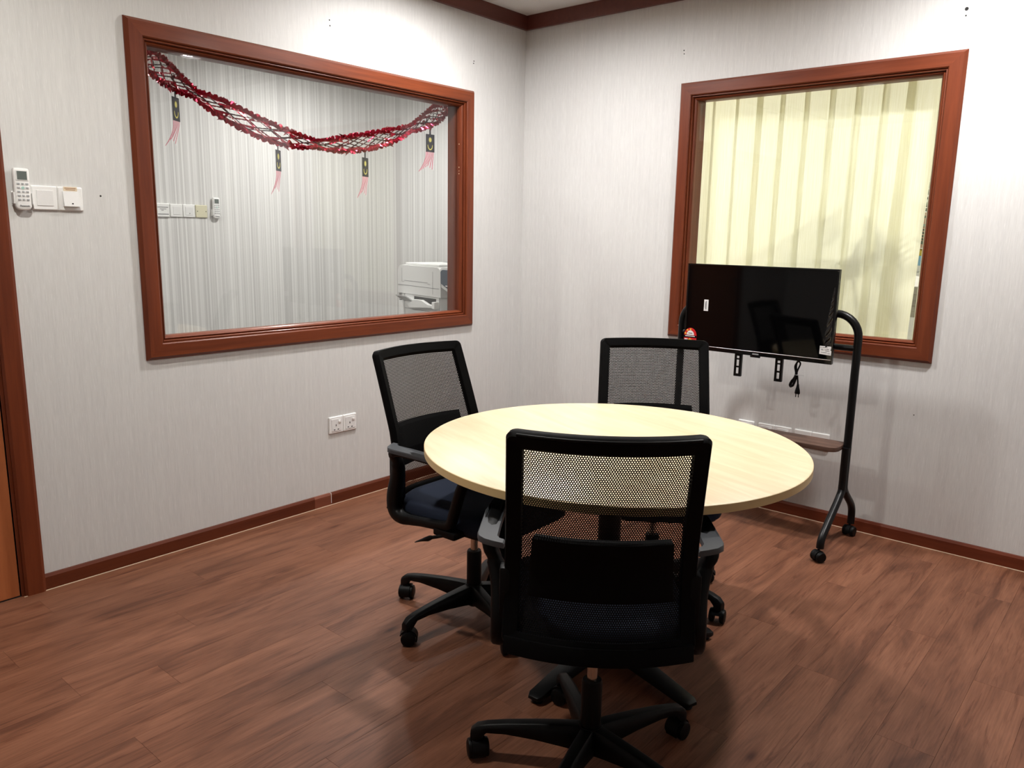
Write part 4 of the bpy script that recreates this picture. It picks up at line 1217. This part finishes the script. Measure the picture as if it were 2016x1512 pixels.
# ------------------------------------------------------------------ photocopier in the corridor
def make_copier():
    root = empty('photocopier', (-0.213, 0.50, 0), (0, 0, math.radians(-12)))
    tag(root, 'white office photocopier in the corridor behind the pane', 'photocopier')
    # local: +x along the front, +y along the visible side, origin at the near corner
    D, Wd = 0.56, 0.62
    MB().box(0, Wd, 0.012, D, 0.03, 0.955).build('body', M['copier_white'], root, bevel=0.010)
    # scanner head with rounded ends
    poly = [(0.0, 0.955), (0.0, 1.10)] + [(0.05 - 0.05 * math.cos(PI / 2 * k / 6), 1.105 + 0.045 * math.sin(PI / 2 * k / 6)) for k in range(7)] + [(D - 0.05 + 0.05 * math.sin(PI / 2 * k / 6), 1.105 + 0.045 * math.cos(PI / 2 * k / 6)) for k in range(7)] + [(D, 0.955)]
    MB().prism(poly, -0.004, Wd, 'yz').build('scanner_head', M['copier_white'], root, smooth=30)
    # document feeder on top
    MB().box(0.03, Wd - 0.02, 0.07, D - 0.05, 1.150, 1.166).build('feeder', M['copier_white'], root, bevel=0.006)
    MB().prism([(0.30, 1.166), (0.50, 1.166), (0.52, 1.185)], 0.20, 0.46, 'xz').build('feeder_tray', M['copier_blue'], root, smooth=0)
    # control console: dark slate cheek framed in white, reaching out of the front
    con = MB().prism([(0.004, 1.050), (0.006, 1.118), (-0.004, 1.132), (-0.020, 1.138), (-0.165, 1.138), (-0.165, 0.985)], -0.004, Wd - 0.03, 'yz').build('console', M['copier_blue'], root, bevel=0.003, smooth=0)
    MB().prism([(0.022, 1.030), (0.022, 1.125), (0.008, 1.146), (-0.015, 1.155), (-0.175, 1.157), (-0.175, 0.965)], 0.000, Wd, 'yz').build('console_shell', M['copier_white'], con, bevel=0.004, smooth=0)
    MB().box(-0.0055, -0.0035, -0.085, -0.060, 1.033, 1.039).build('console_light', M['white_paper'], con, smooth=0)
    # panel joints on the side
    sd = MB()
    sd.box(-0.0045, -0.0035, 0.02, D - 0.004, 1.0105, 1.0135)
    sd.box(-0.0045, 0.0, 0.095, 0.0975, 0.97, 1.12)
    sd.box(-0.0045, -0.0035, 0.16, 0.47, 1.042, 1.045).box(-0.0045, -0.0035, 0.13, 0.16, 1.034, 1.036).box(-0.0045, -0.0035, 0.47, 0.50, 1.034, 1.036).box(-0.0045, -0.0035, 0.50, 0.5025, 1.036, 1.13)
    sd.box(-0.0008, 0.0008, 0.02, 0.47, 0.968, 0.9705).box(-0.0008, 0.0008, 0.02, 0.47, 0.852, 0.8545).box(-0.0008, 0.0008, 0.47, 0.4725, 0.64, 0.97).box(-0.0008, 0.0008, 0.018, 0.0205, 0.70, 0.97)
    sd.box(-0.0008, 0.0008, 0.50, 0.55, 0.9985, 1.001).box(-0.0008, 0.0008, 0.50, 0.5025, 0.96, 0.9985)
    sd.build('panel_joint', M['grey_print'], root, smooth=0)
    for yy in (0.13, 0.24, 0.41): MB().box(-0.003, 0.002, yy - 0.018, yy + 0.018, 0.990, 1.003).build('side_button', M['copier_white'], root, bevel=0.002, smooth=0)
    for yy, zz in ((0.46, 0.990), (0.155, 0.978)): MB().lathe([(0.005, -0.001), (0.005, 0.002), (0.001, 0.002)], 10, (0, yy, zz), 'x').build('screw', M['black_hole'], root)
    for k in range(9): MB().box(-0.001, 0.002, 0.512, 0.545, 0.905 + k * 0.0095, 0.909 + k * 0.0095).build('vent_slot', M['copier_dark'], root, smooth=0)
    # open bypass tray
    MB().box(-0.0015, 0.004, 0.06, 0.34, 0.905, 0.943).build('paper_slot', M['copier_dark'], root, smooth=0)
    tray = MB()
    tray.prism([(0.05, 0.885), (0.36, 0.865), (0.40, 0.890), (0.34, 0.902), (0.30, 0.925), (0.21, 0.928), (0.12, 0.903), (0.06, 0.900)], -0.004, -0.03, 'yz')
    tray.build('bypass_tray', M['copier_white'], root, bevel=0.003, smooth=0)
    MB().prism([(0.0, 0.915), (-0.055, 0.945), (-0.055, 0.939), (0.0, 0.905)], 0.36, 0.50, 'xz').build('tray_flap', M['copier_grey'], root, smooth=0)
    MB().box(-0.034, 0.0, 0.030, 0.062, 0.880, 0.925).build('tray_guide', M['white_plastic'], root, bevel=0.003, smooth=0)
    MB().box(-0.001, 0.003, 0.22, 0.26, 0.70, 0.715).build('side_grip', M['copier_dark'], root, smooth=0)
    for a, b in ((0.06, 0.06), (Wd - 0.06, 0.06), (0.06, D - 0.06), (Wd - 0.06, D - 0.06)):
        MB().lathe([(0.001, 0), (0.025, 0), (0.025, 0.03), (0.001, 0.03)], 12, (a, b, 0)).build('foot', M['copier_dark'], root)
    return root
make_copier()

# ------------------------------------------------------------------ vertical blind behind window_2
def make_blind():
    XB = 0.155
    root = empty('vertical_blind', (XB, -1.70, 0.90))
    tag(root, 'cream vertical fabric blind hanging behind the second window', 'blind')
    z0, z1 = -0.09, 1.34
    edges = [-1.055, -1.176, -1.305, -1.418, -1.538, -1.659, -1.779, -1.898, -2.020, -2.128]
    for i, e in enumerate(edges):
        yc = e - 0.058
        tw = 0.10 if i else 0.55
        th = 0.0
        if i == 9: th = 0.052
        if i == 8: th = 0.012
        w = 0.143
        def P(u, v, tw=tw, yc=yc, th=th, i=i):
            bow = 0.004 * math.sin(PI * u)
            s = (u - 0.5) * w
            zz = z0 + (z1 - z0) * v
            yy = yc - s * math.cos(tw) + th * (1 - v) * 0.85
            xx = s * math.sin(tw) + bow + 0.003 * math.sin(3 * v + i)
            return (xx, yy + 1.70, zz)
        MB().grid(P, 4, 10).build('slat', M['blind'], root)
    def Q(u, v):
        s = (u - 0.5) * 0.12
        return (s * math.sin(0.35) + 0.006, -2.300 + 1.70 - s * math.cos(0.35), z0 + (z1 - z0) * v)
    MB().grid(Q, 4, 4).build('slat', M['blind'], root)
    MB().box(-0.02, 0.02, -0.70, 0.68, z1, z1 + 0.04).build('headrail', M['white_plastic'], root, bevel=0.003, smooth=0)
    return root
make_blind()

# ------------------------------------------------------------------ plant and storage rack in the office behind the blind
def make_plant(x, y):
    root = empty('potted_palm', (x, y, 0))
    tag(root, 'leafy potted palm seen as a faint shadow through the blind', 'plant')
    MB().lathe([(0.001, 0), (0.13, 0), (0.17, 0.32), (0.185, 0.32), (0.185, 0.36), (0.16, 0.36), (0.155, 0.33), (0.001, 0.33)], 24).build('pot', M['terracotta'], root)
    MB().lathe([(0.001, 0.334), (0.152, 0.334), (0.152, 0.331), (0.001, 0.331)], 20).build('soil', M['soil'], root)
    fronds = [(-0.10, -0.30, 1.55, 0.75), (0.05, 0.32, 1.50, 0.9), (-0.12, 0.10, 1.62, 0.6), (0.20, -0.10, 1.45, 0.8), (-0.05, -0.12, 1.72, 0.4)]
    for dx, dy, h, droop in fronds:
        stem = smoothpath([(0, 0, 0.33), (dx * 0.2, dy * 0.2, 0.33 + (h - 0.33) * 0.55), (dx * 0.6, dy * 0.6, h - 0.08), (dx * 1.0, dy * 1.0, h), (dx * 1.35, dy * 1.35, h - 0.10 * droop)], 6)
        fr = MB().tube(stem, 0.005, 6).build('frond', M['leaf'], root)
        lf = MB()
        k = len(stem)
        for i in range(k // 2, k):
            t = (stem[min(i + 1, k - 1)] - stem[i - 1]).normalized()
            side = t.cross(Vector((0, 0, 1))).normalized()
            for sg in (-1, 1):
                L = 0.18 * (1 - 0.6 * abs((i - k * 0.72) / (k * 0.4)))
                tip = stem[i] + side * sg * L + t * L * 0.5 - Vector((0, 0, 0.03))
                mid = stem[i] + side * sg * L * 0.5 + t * L * 0.2
                lf.add([stem[i], mid + t * 0.012, tip, mid - t * 0.012], [(0, 1, 2, 3)])
        lf.build('leaflets', M['leaf'], fr)['kind'] = 'stuff'
    for dx, dy, h, a in ((-0.27, 0.06, 1.36, 1.35), (-0.26, -0.10, 1.34, 0.15), (-0.24, 0.26, 1.22, -0.4)):
        st = smoothpath([(0, 0, 0.33), (dx * 0.3, dy * 0.4, 0.8), (dx, dy, h)], 6)
        sm = MB().tube(st, 0.006, 6).build('stem', M['leaf'], root)
        bl_ = MB()
        out = [(0.0, -0.09), (0.035, -0.05), (0.045, 0.0), (0.03, 0.06), (0.0, 0.12), (-0.03, 0.06), (-0.045, 0.0), (-0.035, -0.05)]
        pts = [(dx - 0.01, dy + (u * math.cos(a) - v * math.sin(a)), h + (u * math.sin(a) + v * math.cos(a))) for u, v in out]
        bl_.loft([pts, [(p[0] + 0.002, p[1], p[2]) for p in pts]]).build('broad_leaf', M['leaf'], sm, smooth=0)
    return root
make_plant(0.54, -1.92)

RX, RY = 1.25, -1.97
rack = empty('storage_rack', (RX, RY, 0))
tag(rack, 'white open rack of office things, glimpsed through the gap in the blind', 'rack')
for z in (0.40, 0.80, 1.20, 1.60):
    MB().box(-0.20, 0.20, -0.45, 0.45, z - 0.02, z).build('shelf', M['white_plastic'], rack, smooth=0)
for a in (-0.19, 0.19):
    for b in (-0.44, 0.44): MB().box(a - 0.012, a + 0.012, b - 0.012, b + 0.012, 0, 1.95).build('post', M['white_plastic'], rack, smooth=0)
def on_rack(name, z, label, cat):
    o = empty(name, (RX, RY, z + 0.001)); return tag(o, label, cat)
b1 = on_rack('carton', 0.80, 'green and white carton on the rack, lowest item in the blind gap', 'box')
MB().box(-0.12, 0.10, -0.11, 0.10, 0, 0.14).build('box_body', M['white_paper'], b1, bevel=0.002, smooth=0)
MB().box(-0.1215, -0.12, 0.0, 0.10, 0.02, 0.135).build('green_panel', M['box_green'], b1, smooth=0)
b2 = on_rack('folder_stack', 0.94, 'slumped grey beige folders lying on the green and white carton', 'folder')
for k in range(5):
    MB().prism([(-0.12, 0.0), (0.10, 0.0), (0.11, 0.030), (-0.10, 0.036)], -0.11, 0.11, 'xz').xf(Matrix.Translation((0.008 * (k % 3), 0, k * 0.033 + 0.001)) @ Matrix.Rotation(0.10 * (k % 2 * 2 - 1), 4, 'Z')).build('folder', M['beige_card'], b2, smooth=0)
b3 = on_rack('tissue_box', 1.20, 'blue and white tissue box on the middle rack shelf', 'box')
MB().box(-0.12, 0.08, -0.11, 0.10, 0, 0.035).build('box_base', M['white_paper'], b3, smooth=0)
MB().box(-0.12, 0.08, -0.11, 0.10, 0.035, 0.09).build('box_body', M['box_blue'], b3, smooth=0)
MB().loft([[(0.03 * math.cos(2 * PI * j / 10) - 0.06, 0.05 * math.sin(2 * PI * j / 10), 0.09) for j in range(10)], [(0.05 * math.cos(2 * PI * j / 10 + 0.3) - 0.06, 0.06 * math.sin(2 * PI * j / 10), 0.12 + 0.01 * (j % 2)) for j in range(10)]]).build('tissue', M['star_yellow'], b3)
b4 = on_rack('letter_tray', 1.60, 'black slotted letter tray on the top rack shelf', 'tray')
for k in range(6): MB().box(-0.13, 0.10, -0.12, 0.12, k * 0.04, k * 0.04 + 0.016).build('tier', M['black_plastic'], b4, smooth=0)
for sy in (-0.12, 0.12): MB().box(-0.10, 0.10, sy - 0.004, sy + 0.004, 0, 0.216).build('side', M['black_plastic'], b4, smooth=0)
b5 = on_rack('card_box', 1.325, 'tan cardboard box leaning above the tissue box', 'box')
MB().box(-0.10, 0.09, -0.11, 0.11, 0.0, 0.20).build('box_body', M['carton'], b5, bevel=0.002, smooth=0)
b5.location.z = 1.334
